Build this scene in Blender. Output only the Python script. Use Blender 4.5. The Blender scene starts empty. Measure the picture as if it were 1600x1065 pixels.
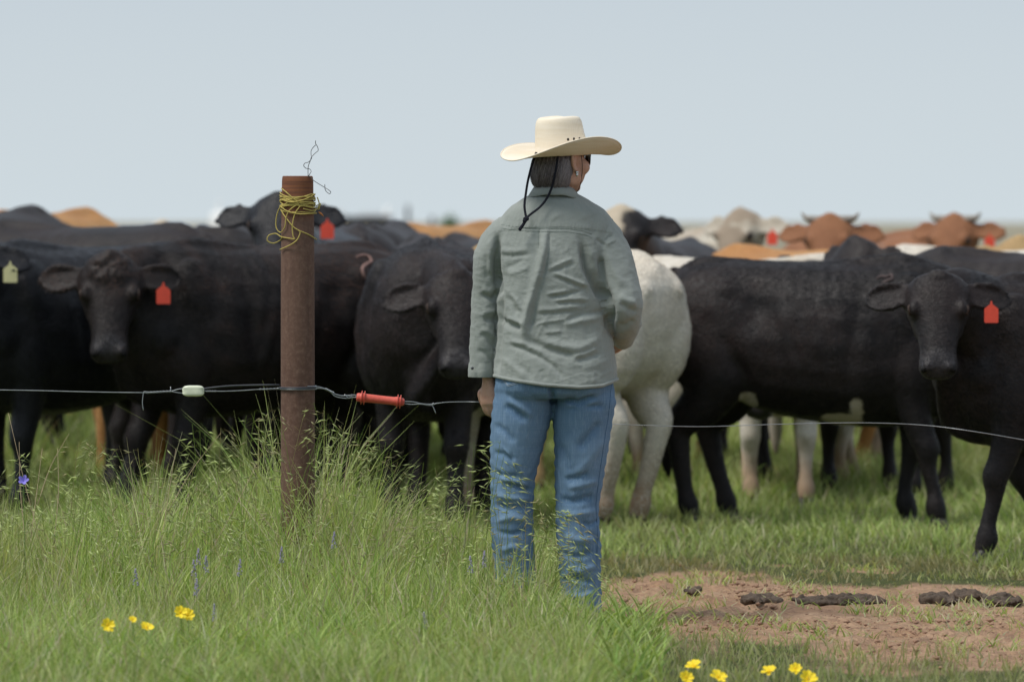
import bpy, math, random
import numpy as np
from mathutils import Vector, Matrix
from mathutils.bvhtree import BVHTree

S = bpy.context.scene
C = S.collection
PI = math.pi
rng = np.random.default_rng(7)
random.seed(7)

# ------------------------------------------------------------------ camera
CAM_H = 1.40
FOC = 200.0
FPX = 1600 * FOC / 36.0
TILT = math.atan((532.5 - 346.0) / FPX)
cam_data = bpy.data.cameras.new('camera')
cam = bpy.data.objects.new('camera', cam_data)
C.objects.link(cam)
cam.location = (0, 0, CAM_H)
cam.rotation_euler = (PI / 2 - TILT, 0, 0)
cam_data.lens = FOC
cam_data.sensor_width = 36
cam_data.clip_start = 0.5
cam_data.clip_end = 12000
cam_data.dof.use_dof = True
cam_data.dof.focus_distance = 20.05
cam_data.dof.aperture_fstop = 3.8
cam_data.dof.aperture_blades = 9
S.camera = cam

# ------------------------------------------------------------------ sky and sun
SUN_EL, SUN_AZ = math.radians(60), math.radians(-118)   # azimuth from +Y towards +X
world = bpy.data.worlds.new('World')
S.world = world
world.use_nodes = True
nt = world.node_tree
nt.nodes.clear()
wo = nt.nodes.new('ShaderNodeOutputWorld')
bg = nt.nodes.new('ShaderNodeBackground')
sky = nt.nodes.new('ShaderNodeTexSky')
sky.sky_type = 'NISHITA'
sky.sun_disc = False
sky.sun_elevation = SUN_EL
sky.sun_rotation = SUN_AZ
sky.altitude = 900
sky.air_density = 1.0
sky.dust_density = 3.0
sky.ozone_density = 1.0
veil = nt.nodes.new('ShaderNodeMix')       # thin high haze over the blue
veil.data_type = 'RGBA'
veil.inputs['Factor'].default_value = 0.78
wtc = nt.nodes.new('ShaderNodeTexCoord')
wsp = nt.nodes.new('ShaderNodeSeparateXYZ')
nt.links.new(wtc.outputs['Generated'], wsp.inputs[0])
wr = nt.nodes.new('ShaderNodeValToRGB')          # haze is palest along the horizon
wr.color_ramp.elements[0].position = 0.0; wr.color_ramp.elements[0].color = (0.605, 0.685, 0.735, 1)
wr.color_ramp.elements[1].position = 0.045; wr.color_ramp.elements[1].color = (0.490, 0.555, 0.625, 1)
nt.links.new(wsp.outputs['Z'], wr.inputs[0])
wm = nt.nodes.new('ShaderNodeVectorMath'); wm.operation = 'SCALE'; wm.inputs['Scale'].default_value = 10.0
nt.links.new(wr.outputs[0], wm.inputs[0])
nt.links.new(wm.outputs[0], veil.inputs['B'])
nt.links.new(sky.outputs['Color'], veil.inputs['A'])
nt.links.new(veil.outputs['Result'], bg.inputs['Color'])
bg.inputs['Strength'].default_value = 0.1
nt.links.new(bg.outputs[0], wo.inputs['Surface'])

sun_d = bpy.data.lights.new('sun', 'SUN')
sun_d.energy = 2.35
sun_d.angle = math.radians(20)
sun_d.color = (1.0, 0.955, 0.89)
sun = bpy.data.objects.new('sun', sun_d)
C.objects.link(sun)
sd = Vector((math.sin(SUN_AZ) * math.cos(SUN_EL), math.cos(SUN_AZ) * math.cos(SUN_EL), math.sin(SUN_EL)))
sun.rotation_euler = sd.to_track_quat('Z', 'Y').to_euler()
sun.location = (0, 0, 30)

S.view_settings.view_transform = 'Standard'
S.view_settings.look = 'None'
S.view_settings.exposure = 0.27
S.view_settings.gamma = 1.0
S.view_settings.use_curve_mapping = False
S.cycles.max_bounces = 6
S.cycles.transparent_max_bounces = 6


# ------------------------------------------------------------------ helpers
def P(px, py, d):
    """the point at depth y = d behind pixel (px, py) of the 1600 x 1065 photograph"""
    x = (px - 800) / FPX
    u = -(py - 532.5) / FPX
    ct, st = math.cos(TILT), math.sin(TILT)
    dy = ct + u * st
    dz = -st + u * ct
    k = d / dy
    return Vector((x * k, d, CAM_H + dz * k))


def tag(o, label=None, cat=None, group=None, kind=None):
    if label: o['label'] = label
    if cat: o['category'] = cat
    if group: o['group'] = group
    if kind: o['kind'] = kind
    return o


def empty(name, loc=(0, 0, 0), rz=0.0, label=None, cat=None, group=None):
    o = bpy.data.objects.new(name, None)
    C.objects.link(o)
    o.empty_display_size = 0.1
    o.location = loc
    o.rotation_euler = (0, 0, rz)
    return tag(o, label, cat, group)


def link(name, me, parent=None, mat=None):
    o = bpy.data.objects.new(name, me)
    C.objects.link(o)
    if parent is not None: o.parent = parent
    if mat is not None:
        me.materials.clear()
        me.materials.append(mat)
    return o


def mesh_from(name, V, F, smooth=True):
    me = bpy.data.meshes.new(name)
    me.from_pydata([tuple(v) for v in V], [], [tuple(f) for f in F])
    me.update()
    if smooth:
        me.polygons.foreach_set('use_smooth', [True] * len(me.polygons))
    return me


def fast_mesh(name, V, quads=None, tris=None, smooth=True):
    """numpy arrays to a mesh"""
    me = bpy.data.meshes.new(name)
    V = np.asarray(V, np.float32)
    me.vertices.add(len(V))
    me.vertices.foreach_set('co', V.ravel())
    parts, starts, n = [], [], 0
    if quads is not None and len(quads):
        q = np.asarray(quads, np.int32)
        parts.append(q.ravel()); starts.append(np.arange(len(q)) * 4); n = len(q) * 4
    if tris is not None and len(tris):
        t = np.asarray(tris, np.int32)
        parts.append(t.ravel()); starts.append(n + np.arange(len(t)) * 3)
    L = np.concatenate(parts).astype(np.int32)
    st = np.concatenate(starts).astype(np.int32)
    me.loops.add(len(L))
    me.loops.foreach_set('vertex_index', L)
    me.polygons.add(len(st))
    me.polygons.foreach_set('loop_start', st)
    me.update(calc_edges=True)
    me.validate()
    if smooth:
        me.polygons.foreach_set('use_smooth', np.ones(len(me.polygons), bool))
    return me


def set_col(me, name, rgba):
    """per-vertex colour attribute"""
    a = me.color_attributes.new(name, 'FLOAT_COLOR', 'POINT')
    a.data.foreach_set('color', np.asarray(rgba, np.float32).ravel())


def coords(me):
    a = np.empty(len(me.vertices) * 3, np.float32)
    me.vertices.foreach_get('co', a)
    return a.reshape(-1, 3)


def normals(me):
    a = np.empty(len(me.vertices) * 3, np.float32)
    me.vertices.foreach_get('normal', a)
    return a.reshape(-1, 3)


def set_coords(me, V):
    me.vertices.foreach_set('co', np.asarray(V, np.float32).ravel())
    me.update()


class Geo:
    """collects closed pieces"""
    def __init__(self):
        self.V, self.F, self.n = [], [], 0

    def add(self, V, F):
        self.V.append(np.asarray(V, float))
        self.F += [tuple(i + self.n for i in f) for f in F]
        self.n += len(V)

    def mesh(self, name, smooth=True):
        return mesh_from(name, np.concatenate(self.V), self.F, smooth)

    def loft(self, rings, n=18, sub=4, cap=True, sq=2.0):
        """rings: (centre, U, V) ellipses joined by a Catmull-Rom surface; sq is the superellipse power"""
        R = np.array([[*c, *u, *v] for c, u, v in rings], float)
        P_ = np.vstack([2 * R[0] - R[1], R, 2 * R[-1] - R[-2]])
        out = []
        for i in range(1, len(P_) - 2):
            p0, p1, p2, p3 = P_[i - 1:i + 3]
            m = sub
            for k in range(m):
                t = k / m
                out.append(0.5 * ((2 * p1) + (-p0 + p2) * t + (2 * p0 - 5 * p1 + 4 * p2 - p3) * t * t + (-p0 + 3 * p1 - 3 * p2 + p3) * t ** 3))
        out.append(P_[-2])
        out = np.array(out)
        a = np.arange(n) * 2 * PI / n
        ca = np.sign(np.cos(a)) * np.abs(np.cos(a)) ** (2 / sq)
        sa = np.sign(np.sin(a)) * np.abs(np.sin(a)) ** (2 / sq)
        V = []
        for r in out:
            V.append(r[:3] + np.outer(ca, r[3:6]) + np.outer(sa, r[6:9]))
        m = len(out)
        V = np.concatenate(V)
        F = []
        for i in range(m - 1):
            for j in range(n):
                F.append((i * n + j, i * n + (j + 1) % n, (i + 1) * n + (j + 1) % n, (i + 1) * n + j))
        # outward orientation
        e = np.cross(V[1] - V[0], V[n] - V[0])
        flip = np.dot(e, V[0] - out[0][:3]) < 0
        if cap:
            V = np.vstack([V, out[0][:3], out[-1][:3]])
            k0, k1 = len(V) - 2, len(V) - 1
            for j in range(n):
                F.append((k0, (j + 1) % n, j))
                F.append((k1, (m - 1) * n + j, (m - 1) * n + (j + 1) % n))
        if flip: F = [f[::-1] for f in F]
        self.add(V, F)
        return self

    def tube(self, pts, rad, ref=(0, 1, 0), n=10, sub=4, cap=True):
        """rad: radius, or (across, along ref) pairs, one for each point"""
        pts = [np.array(p, float) for p in pts]
        if not isinstance(rad, (list, tuple)): rad = [rad] * len(pts)
        ref = np.array(ref, float)
        rings = []
        for i, p in enumerate(pts):
            t = pts[min(i + 1, len(pts) - 1)] - pts[max(i - 1, 0)]
            t /= (np.linalg.norm(t) + 1e-9)
            v = ref - np.dot(ref, t) * t
            if np.linalg.norm(v) < 1e-3: v = np.array((0, 0, 1.)) - t[2] * t
            if np.linalg.norm(v) < 1e-3: v = np.array((1., 0, 0))
            v /= np.linalg.norm(v)
            u = np.cross(v, t)
            r = rad[i]
            ru, rv = r if isinstance(r, (tuple, list)) else (r, r)
            rings.append((p, u * ru, v * rv))
        return self.loft(rings, n, sub, cap)

    def blob(self, c, r, axes=None, n=12, m=8):
        """ellipsoid"""
        r = (r, r, r) if not isinstance(r, (tuple, list)) else r
        A = np.eye(3) if axes is None else np.array(axes, float)
        V = [np.array((0, 0, -1.))]
        for i in range(1, m):
            ph = -PI / 2 + PI * i / m
            for j in range(n):
                th = 2 * PI * j / n
                V.append(np.array((math.cos(ph) * math.cos(th), math.cos(ph) * math.sin(th), math.sin(ph))))
        V.append(np.array((0, 0, 1.)))
        V = (np.array(V) * np.array(r)) @ A + np.array(c, float)
        F = []
        for j in range(n):
            F.append((0, 1 + (j + 1) % n, 1 + j))
            F.append((len(V) - 1, 1 + (m - 2) * n + j, 1 + (m - 2) * n + (j + 1) % n))
        for i in range(m - 2):
            for j in range(n):
                a = 1 + i * n + j; b = 1 + i * n + (j + 1) % n
                F.append((a, b, b + n, a + n))
        self.add(V, F)
        return self


def remesh(geo, name, voxel, smooth_it=6, smooth_f=0.5):
    """melt closed pieces into one continuous skin"""
    me = geo.mesh('tmp') if isinstance(geo, Geo) else geo
    o = bpy.data.objects.new('tmp', me)
    C.objects.link(o)
    m = o.modifiers.new('r', 'REMESH')
    m.mode = 'VOXEL'; m.voxel_size = voxel; m.adaptivity = 0
    if smooth_it:
        s = o.modifiers.new('s', 'SMOOTH')
        s.iterations = smooth_it; s.factor = smooth_f
    dg = bpy.context.evaluated_depsgraph_get()
    out = bpy.data.meshes.new_from_object(o.evaluated_get(dg), depsgraph=dg)
    out.name = name
    bpy.data.objects.remove(o)
    bpy.data.meshes.remove(me)
    out.polygons.foreach_set('use_smooth', np.ones(len(out.polygons), bool))
    return out


def hash2(ix, iy, seed):
    h = (ix.astype(np.int64) * 374761393 + iy.astype(np.int64) * 668265263 + seed * 1442695041) & 0x7fffffff
    h = ((h ^ (h >> 13)) * 1274126177) & 0x7fffffff
    return ((h ^ (h >> 16)) & 0xffff) / 65535.0


def noise2(x, y, seed=0):
    """smooth value noise in 0..1"""
    x = np.asarray(x, float); y = np.asarray(y, float)
    ix = np.floor(x); iy = np.floor(y)
    fx = x - ix; fy = y - iy
    fx = fx * fx * (3 - 2 * fx); fy = fy * fy * (3 - 2 * fy)
    a = hash2(ix, iy, seed); b = hash2(ix + 1, iy, seed)
    c = hash2(ix, iy + 1, seed); d = hash2(ix + 1, iy + 1, seed)
    return (a * (1 - fx) + b * fx) * (1 - fy) + (c * (1 - fx) + d * fx) * fy


def fbm(x, y, seed=0, oct=4):
    s, a, t = 0, 1, 0
    for k in range(oct):
        s = s + a * noise2(x * 2 ** k, y * 2 ** k, seed + k * 17); t += a; a *= 0.5
    return s / t


def smoothstep(a, b, x):
    t = np.clip((x - a) / (b - a), 0, 1)
    return t * t * (3 - 2 * t)


# ------------------------------------------------------------------ material helpers
class Mat:
    def __init__(self, name, rough=0.8, spec=0.3):
        self.m = bpy.data.materials.new(name)
        self.m.use_nodes = True
        self.t = self.m.node_tree
        self.b = self.t.nodes['Principled BSDF']
        self.out = self.t.nodes['Material Output']
        self.b.inputs['Roughness'].default_value = rough
        self.b.inputs['Specular IOR Level'].default_value = spec
        self.tc = self.t.nodes.new('ShaderNodeTexCoord')

    def n(self, kind, **kw):
        nd = self.t.nodes.new(kind)
        for k, v in kw.items():
            if k in ('operation', 'blend_type', 'data_type', 'attribute_name', 'wave_type', 'bands_direction', 'wave_profile', 'feature', 'noise_dimensions'):
                setattr(nd, k, v)
            else:
                nd.inputs[k].default_value = v
        return nd

    def l(self, a, b): self.t.links.new(a, b)

    def mapping(self, scale=(1, 1, 1), rot=(0, 0, 0), src='Object'):
        m = self.t.nodes.new('ShaderNodeMapping')
        m.inputs['Scale'].default_value = scale
        m.inputs['Rotation'].default_value = rot
        self.l(self.tc.outputs[src], m.inputs['Vector'])
        return m.outputs[0]

    def noise(self, scale, detail=4, rough=0.6, vec=None, dist=0.0):
        nd = self.n('ShaderNodeTexNoise', Scale=scale, Detail=detail, Roughness=rough, Distortion=dist)
        self.l(vec if vec is not None else self.tc.outputs['Object'], nd.inputs['Vector'])
        return nd.outputs['Fac']

    def ramp(self, fac, stops):
        nd = self.t.nodes.new('ShaderNodeValToRGB')
        cr = nd.color_ramp
        while len(cr.elements) < len(stops): cr.elements.new(0.5)
        for e, (p, c) in zip(cr.elements, stops):
            e.position = p
            e.color = (*c, 1) if len(c) == 3 else c
        self.l(fac, nd.inputs[0])
        return nd.outputs[0]

    def fl(self, fac, a, b):
        """remap a factor to 0..1"""
        nd = self.t.nodes.new('ShaderNodeMapRange')
        nd.inputs['From Min'].default_value = a
        nd.inputs['From Max'].default_value = b
        self.l(fac, nd.inputs['Value'])
        return nd.outputs[0]

    def mix(self, fac, a, b, mode='MIX'):
        nd = self.t.nodes.new('ShaderNodeMix')
        nd.data_type = 'RGBA'; nd.blend_type = mode
        for v, i in ((fac, 'Factor'), (a, 'A'), (b, 'B')):
            if hasattr(v, 'is_output'): self.l(v, nd.inputs[i])
            elif i == 'Factor': nd.inputs[i].default_value = v
            else: nd.inputs[i].default_value = (*v, 1)
        return nd.outputs['Result']

    def math(self, op, a, b=0.0):
        nd = self.t.nodes.new('ShaderNodeMath'); nd.operation = op
        for v, i in ((a, 0), (b, 1)):
            if hasattr(v, 'is_output'): self.l(v, nd.inputs[i])
            else: nd.inputs[i].default_value = v
        return nd.outputs[0]

    def attr(self, name):
        nd = self.t.nodes.new('ShaderNodeAttribute'); nd.attribute_name = name
        return nd.outputs['Color']

    def split(self, col):
        nd = self.t.nodes.new('ShaderNodeSeparateColor')
        self.l(col, nd.inputs[0])
        return nd.outputs

    def color(self, c):
        if hasattr(c, 'is_output'): self.l(c, self.b.inputs['Base Color'])
        else: self.b.inputs['Base Color'].default_value = (*c, 1)
        return self

    def bump(self, h, strength=0.3, dist=0.01, prev=None):
        nd = self.t.nodes.new('ShaderNodeBump')
        nd.inputs['Strength'].default_value = strength
        nd.inputs['Distance'].default_value = dist
        self.l(h, nd.inputs['Height'])
        if prev is not None: self.l(prev, nd.inputs['Normal'])
        self.l(nd.outputs[0], self.b.inputs['Normal'])
        return nd.outputs[0]


def plain(name, col, rough=0.6, spec=0.4, metal=0.0, var=0.25, scale=30, bump=0.0):
    m = Mat(name, rough, spec)
    f = m.noise(scale, 4)
    c = m.mix(m.fl(f, 0.3, 0.7), tuple(x * (1 - var) for x in col), tuple(min(1, x * (1 + var)) for x in col))
    m.color(c)
    m.b.inputs['Metallic'].default_value = metal
    if bump: m.bump(f, bump, 0.004)
    return m.m

# ------------------------------------------------------------------ ground: one sheet to the horizon
def ground_z(x, y):
    x = np.asarray(x, float); y = np.asarray(y, float)
    near = np.exp(-((y - 20) / 40) ** 2)
    z = (fbm(x * 0.5 + 3, y * 0.5, 5) - 0.5) * 0.05 * near
    return z


def dirt_mask(x, y):
    """bare trodden soil at the gate opening, 0..1"""
    x = np.asarray(x, float); y = np.asarray(y, float)
    n = fbm(x * 1.6 + 11, y * 0.8, 21, 4) - 0.5
    n2 = fbm(x * 4.5 + 31, y * 1.9, 27, 3) - 0.5
    far = 22.2 + n * 2.6 + n2 * 1.6 - 0.25 * smoothstep(0.5, 2.0, x)
    nearl = 19.25 - 0.80 * np.clip(x - 0.5, 0, 2.2) + n * 2.4 + n2 * 1.4
    a = smoothstep(0.20, 0.62, x + n * 0.4 + n2 * 0.3 + (20 - y) * 0.02) * smoothstep(far + 0.7, far - 0.5, y) * smoothstep(nearl - 1.7, nearl + 0.7, y)
    # small bare spots in the pasture behind
    sp = smoothstep(0.62, 0.72, fbm(x * 1.3 + 40, y * 0.45, 33, 3)) * smoothstep(22, 23, y) * smoothstep(29, 25, y) * smoothstep(0.1, 0.5, x)
    sp2 = smoothstep(0.57, 0.72, fbm(x * 3.1 + 4, y * 1.1, 35, 3)) * smoothstep(23.6, 22.6, y) * smoothstep(21.5, 22, y) * smoothstep(0.3, 0.6, x) * 0.8
    return np.clip(np.maximum(np.maximum(a, sp * 0.8), sp2), 0, 1)


def axis_steps(lo, hi, step, far, grow=1.25):
    a = list(np.arange(lo, hi + 1e-6, step))
    s, v, up = step, a[-1], []
    while v < far:
        s *= grow; v += s; up.append(v)
    s, v, dn = step, a[0], []
    while v > -far:
        s *= grow; v -= s; dn.append(v)
    return np.array(dn[::-1] + a + up)


gx = axis_steps(-3.2, 3.6, 0.03, 6000)
gy = axis_steps(15.5, 28, 0.05, 6000)
GX, GY = np.meshgrid(gx, gy)
GD = dirt_mask(GX, GY)
GZ = ground_z(GX, GY) - GD * 0.02 + GD * (fbm(GX * 7, GY * 4, 71, 3) - 0.5) * 0.07
hr_ = np.random.default_rng(77)
for k in range(420):            # hoof prints and scuffs in the bare soil
    hx_, hy_ = hr_.uniform(0.2, 3.0), hr_.uniform(17.8, 26)
    rx_, ry_, dp_ = hr_.uniform(0.035, 0.075), hr_.uniform(0.05, 0.10), hr_.uniform(0.008, 0.026)
    i0, i1 = np.searchsorted(gx, (hx_ - 0.25, hx_ + 0.25)); j0, j1 = np.searchsorted(gy, (hy_ - 0.35, hy_ + 0.35))
    q_ = ((GX[j0:j1, i0:i1] - hx_) / rx_) ** 2 + ((GY[j0:j1, i0:i1] - hy_) / ry_) ** 2
    GZ[j0:j1, i0:i1] += (-dp_ * np.exp(-q_) + dp_ * 0.55 * np.exp(-(np.sqrt(q_) - 1.6) ** 2 * 3)) * GD[j0:j1, i0:i1]
nx, ny = len(gx), len(gy)
idx = np.arange(nx * ny).reshape(ny, nx)
quads = np.stack([idx[:-1, :-1], idx[:-1, 1:], idx[1:, 1:], idx[1:, :-1]], -1).reshape(-1, 4)
gme = fast_mesh('ground', np.stack([GX, GY, GZ], -1).reshape(-1, 3), quads)
set_col(gme, 'soil', np.stack([GD, GD, GD, np.ones_like(GD)], -1).reshape(-1, 4))

m = Mat('ground_soil_and_turf', 0.95, 0.15)
soil = m.split(m.attr('soil'))[0]
nA = m.noise(2.2, 6, 0.65)
nB = m.noise(38, 5, 0.7)
nC = m.noise(0.06, 4, 0.6)
dirt = m.mix(m.fl(nA, 0.3, 0.7), (0.46, 0.270, 0.158), (0.59, 0.400, 0.262))
dirt = m.mix(m.fl(nB, 0.42, 0.72), dirt, (0.28, 0.17, 0.112))
nD = m.noise(7, 5, 0.7, m.mapping((1, 0.6, 1)))
dirt = m.mix(m.math('MULTIPLY', m.fl(nD, 0.5, 0.68), 0.6), dirt, (0.27, 0.17, 0.115))
turf = m.mix(m.fl(nB, 0.3, 0.7), (0.050, 0.072, 0.020), (0.105, 0.125, 0.042))
turf = m.mix(m.math('MULTIPLY', m.fl(nA, 0.45, 0.75), 0.5), turf, (0.19, 0.15, 0.085))
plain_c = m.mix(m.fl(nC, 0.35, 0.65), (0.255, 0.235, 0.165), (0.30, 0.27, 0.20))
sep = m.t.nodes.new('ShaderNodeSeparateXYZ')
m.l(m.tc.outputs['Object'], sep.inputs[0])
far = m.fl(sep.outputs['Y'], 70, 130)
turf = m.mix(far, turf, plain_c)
edge = m.math('ADD', soil, m.math('MULTIPLY', m.math('SUBTRACT', nB, 0.5), 0.7))
m.color(m.mix(m.fl(edge, 0.12, 0.34), turf, dirt))
m.bump(nB, 0.9, 0.04)
ground = link('ground', gme, None, m.m)
tag(ground, 'flat pasture ground with reddish trodden soil showing on the right', kind='structure')


# ------------------------------------------------------------------ grass
def leaf_mat(name, trans=0.45):
    m = Mat(name, 0.55, 0.25)
    c = m.attr('tint')
    c2 = m.mix(m.fl(m.noise(60, 2), 0.3, 0.7), c, m.mix(1.0, c, (0.75, 0.8, 0.7), 'MULTIPLY'))
    m.color(c2)
    tr = m.t.nodes.new('ShaderNodeBsdfTranslucent')
    cc = m.mix(1.0, c2, (1.25, 1.2, 0.7), 'MULTIPLY')
    m.l(cc, tr.inputs['Color'])
    mx = m.t.nodes.new('ShaderNodeMixShader')
    mx.inputs[0].default_value = trans
    m.l(m.b.outputs[0], mx.inputs[1]); m.l(tr.outputs[0], mx.inputs[2])
    m.l(mx.outputs[0], m.out.inputs['Surface'])
    return m.m


GRASS = leaf_mat('grass_blade', 0.4)
GREENS = np.array([(0.365, 0.495, 0.120), (0.455, 0.570, 0.165), (0.255, 0.395, 0.090), (0.60, 0.655, 0.290), (0.44, 0.505, 0.215)])
DRY = np.array([(0.60, 0.53, 0.37), (0.68, 0.62, 0.46), (0.52, 0.41, 0.32), (0.55, 0.54, 0.39)])


def blades(name, x, y, h, w, lean, tint, seg=4, mat=None, curl=0.5):
    """grass blades: arrays of foot, height, width, lean; one mesh"""
    n = len(x)
    z0 = ground_z(x, y) - 0.01
    az = rng.uniform(0, 2 * PI, n)
    dirx, diry = np.cos(az), np.sin(az)
    face = rng.uniform(0, PI, n)
    fx, fy = np.cos(face), np.sin(face) * 0.6
    t = np.linspace(0, 1, seg + 1)
    V = np.zeros((n, seg + 1, 2, 3), np.float32)
    bend = lean * h
    for k, tk in enumerate(t):
        off = bend * (tk * (1 - curl) + curl * tk ** 2.4)
        zz = z0 + h * (tk - 0.30 * lean * tk ** 2.6)
        ww = w * (1 - 0.93 * tk ** 1.7) * 0.5
        cx, cy = x + dirx * off, y + diry * off
        V[:, k, 0] = np.stack([cx - fx * ww, cy - fy * ww, zz], -1)
        V[:, k, 1] = np.stack([cx + fx * ww, cy + fy * ww, zz], -1)
    b = (np.arange(n) * (seg + 1) * 2)[:, None]
    q = []
    for k in range(seg):
        q.append(np.concatenate([b + 2 * k, b + 2 * k + 1, b + 2 * k + 3, b + 2 * k + 2], 1))
    q = np.stack(q, 1).reshape(-1, 4)
    me = fast_mesh(name, V.reshape(-1, 3), q)
    col = np.repeat(np.concatenate([tint, np.ones((n, 1))], 1)[:, None], (seg + 1) * 2, 1)
    base = np.repeat(np.linspace(0, 1, seg + 1), 2)[None, :, None]
    # blade colour is mixed darker and a little yellower towards the base
    col = col.copy()
    col[..., :3] = col[..., :3] * (1 - 0.25 * (1 - base)) + np.array((0.16, 0.16, 0.07)) * 0.25 * (1 - base)
    set_col(me, 'tint', col.reshape(-1, 4))
    o = link(name, me, None, mat or GRASS)
    return o


def pick_tint(n, x, y, dry=0.12, seed=0):
    k = rng.integers(0, len(GREENS), n)
    c = GREENS[k] * rng.uniform(0.75, 1.25, (n, 1))
    patch = fbm(x * 0.9, y * 0.5, 91 + seed, 3)[:, None]
    c = c * (0.78 + 0.45 * patch) + 0.022
    yell = smoothstep(0.5, 0.75, fbm(x * 1.7 + 9, y * 0.7, 55 + seed, 3))[:, None]
    c = c * (1 - 0.5 * yell) + np.array((0.47, 0.47, 0.21)) * 0.5 * yell
    d = rng.uniform(0, 1, n) < dry
    c[d] = DRY[rng.integers(0, len(DRY), d.sum())] * rng.uniform(0.8, 1.2, (d.sum(), 1))
    return c


def bare_near(x, y):
    """how close to the trodden soil, 0..1"""
    s = 0
    for dx, dy in ((0, 0), (0.2, 0), (-0.2, 0), (0, 0.7), (0, -0.7), (0.15, 1.3), (0, -1.3)):
        s = s + dirt_mask(x + dx, y + dy)
    return np.clip(s / 7 * 1.6, 0, 1)


def px_of(x, y):
    return 800 + x / y * FPX


def sample_area(n, y0, y1, margin):
    """points spread evenly over the seen wedge of ground"""
    y = y0 + (y1 - y0) * rng.uniform(0, 1, n * 2)
    wmax = y1 * 0.09 + margin
    x = rng.uniform(-wmax, wmax, n * 2)
    ok = np.abs(x) < y * 0.09 + margin
    return x[ok][:n], y[ok][:n]


# tall sward on this side of the fence line, left of the gate opening
def tall_height(x, y):
    px = px_of(x, y)
    n = fbm(x * 2.2, y * 1.2, 3, 3)
    side = smoothstep(985, 905, px + (n - 0.5) * 60)
    row = np.exp(-((y - 20.4) / 0.85) ** 2)
    rowh = np.interp(px, [-100, 0, 100, 165, 230, 320, 390, 470, 540, 620, 700, 760, 830, 900], [0.17, 0.18, 0.20, 0.13, 0.24, 0.18, 0.36, 0.46, 0.36, 0.19, 0.15, 0.17, 0.2, 0.2])
    rowh = rowh * (0.38 + 0.95 * fbm(x * 5.5, y * 2.5, 15, 3))
    h = 0.085 + side * (0.12 + rowh * row)
    low = smoothstep(730, 800, px) * (1 - 0.38 * smoothstep(19.2, 20.4, y))    # lower round the boots
    h = np.where(px > 730, h * (1 - 0.33 * smoothstep(730, 800, px) * smoothstep(19.0, 19.8, y)), h)
    h = h * (1 - 0.45 * smoothstep(845, 872, px) * smoothstep(18.6, 19.2, y))
    dark = 1 - 0.30 * smoothstep(19.2, 17.4, y)
    return h * dark * (0.7 + 0.6 * n)


def keep_grass(x, y, soft=0.85):
    return rng.uniform(0, 1, len(x)) > np.clip(dirt_mask(x, y) * 1.25, 0, 1) ** 0.8 * soft


x, y = sample_area(95000, 15.8, 21.9, 0.7)
k = keep_grass(x, y, 0.97)
dens = smoothstep(1010, 930, px_of(x, y))
k &= rng.uniform(0, 1, len(x)) < 0.36 + 0.64 * dens
x, y = x[k], y[k]
h = tall_height(x, y) * rng.uniform(0.45, 1.35, len(x)) * (0.72 + 0.6 * fbm(x * 6, y * 4, 19, 2)) * (1 - 0.6 * bare_near(x, y))
n = len(x)
t_ = pick_tint(n, x, y, 0.20)
rt = smoothstep(930, 1010, px_of(x, y))[:, None] * 0.45
t_ = t_ * (1 - rt) + np.array((0.36, 0.31, 0.20)) * rt * rng.uniform(0.7, 1.3, (n, 1))
g1 = blades('tall_grass', x, y, h, rng.uniform(0.0034, 0.0085, n), rng.uniform(0.1, 0.75, n), t_)
tag(g1, 'tall green grass standing along the fence line and in the foreground', 'grass', kind='stuff')

# broader leaf clumps in the foreground
cx, cy = sample_area(900, 16.2, 20.0, 0.6)
kk = keep_grass(cx, cy, 1.0) & (px_of(cx, cy) < 1010)
cx, cy = cx[kk], cy[kk]
rep = rng.integers(10, 26, len(cx))
x = np.repeat(cx, rep); y = np.repeat(cy, rep)
n = len(x)
x = x + rng.normal(0, 0.035, n); y = y + rng.normal(0, 0.035, n)
tb = pick_tint(n, x, y, 0.04) * np.array((0.84, 0.90, 0.80))
g2 = blades('broad_leaf_clumps', x, y, rng.uniform(0.07, 0.22, n), rng.uniform(0.007, 0.014, n), rng.uniform(0.4, 1.1, n), tb)
tag(g2, 'broad leaved green weeds low in the foreground grass', 'weeds', kind='stuff')

# small tufts left standing in the bare soil
cx, cy = sample_area(900, 17.6, 24.5, 0.6)
kk = (dirt_mask(cx, cy) > 0.4) & (rng.uniform(0, 1, len(cx)) < 0.75)
cx, cy = cx[kk], cy[kk]
rep = rng.integers(6, 30, len(cx)); x = np.repeat(cx, rep); y = np.repeat(cy, rep); n = len(x)
x = x + rng.normal(0, 0.03, n); y = y + rng.normal(0, 0.04, n)
g5 = blades('sparse_tufts', x, y, rng.uniform(0.015, 0.065, n), rng.uniform(0.004, 0.008, n), rng.uniform(0.5, 1.6, n), pick_tint(n, x, y, 0.35), seg=3)
tag(g5, 'small sparse grass tufts in the bare soil', 'grass', kind='stuff')

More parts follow.
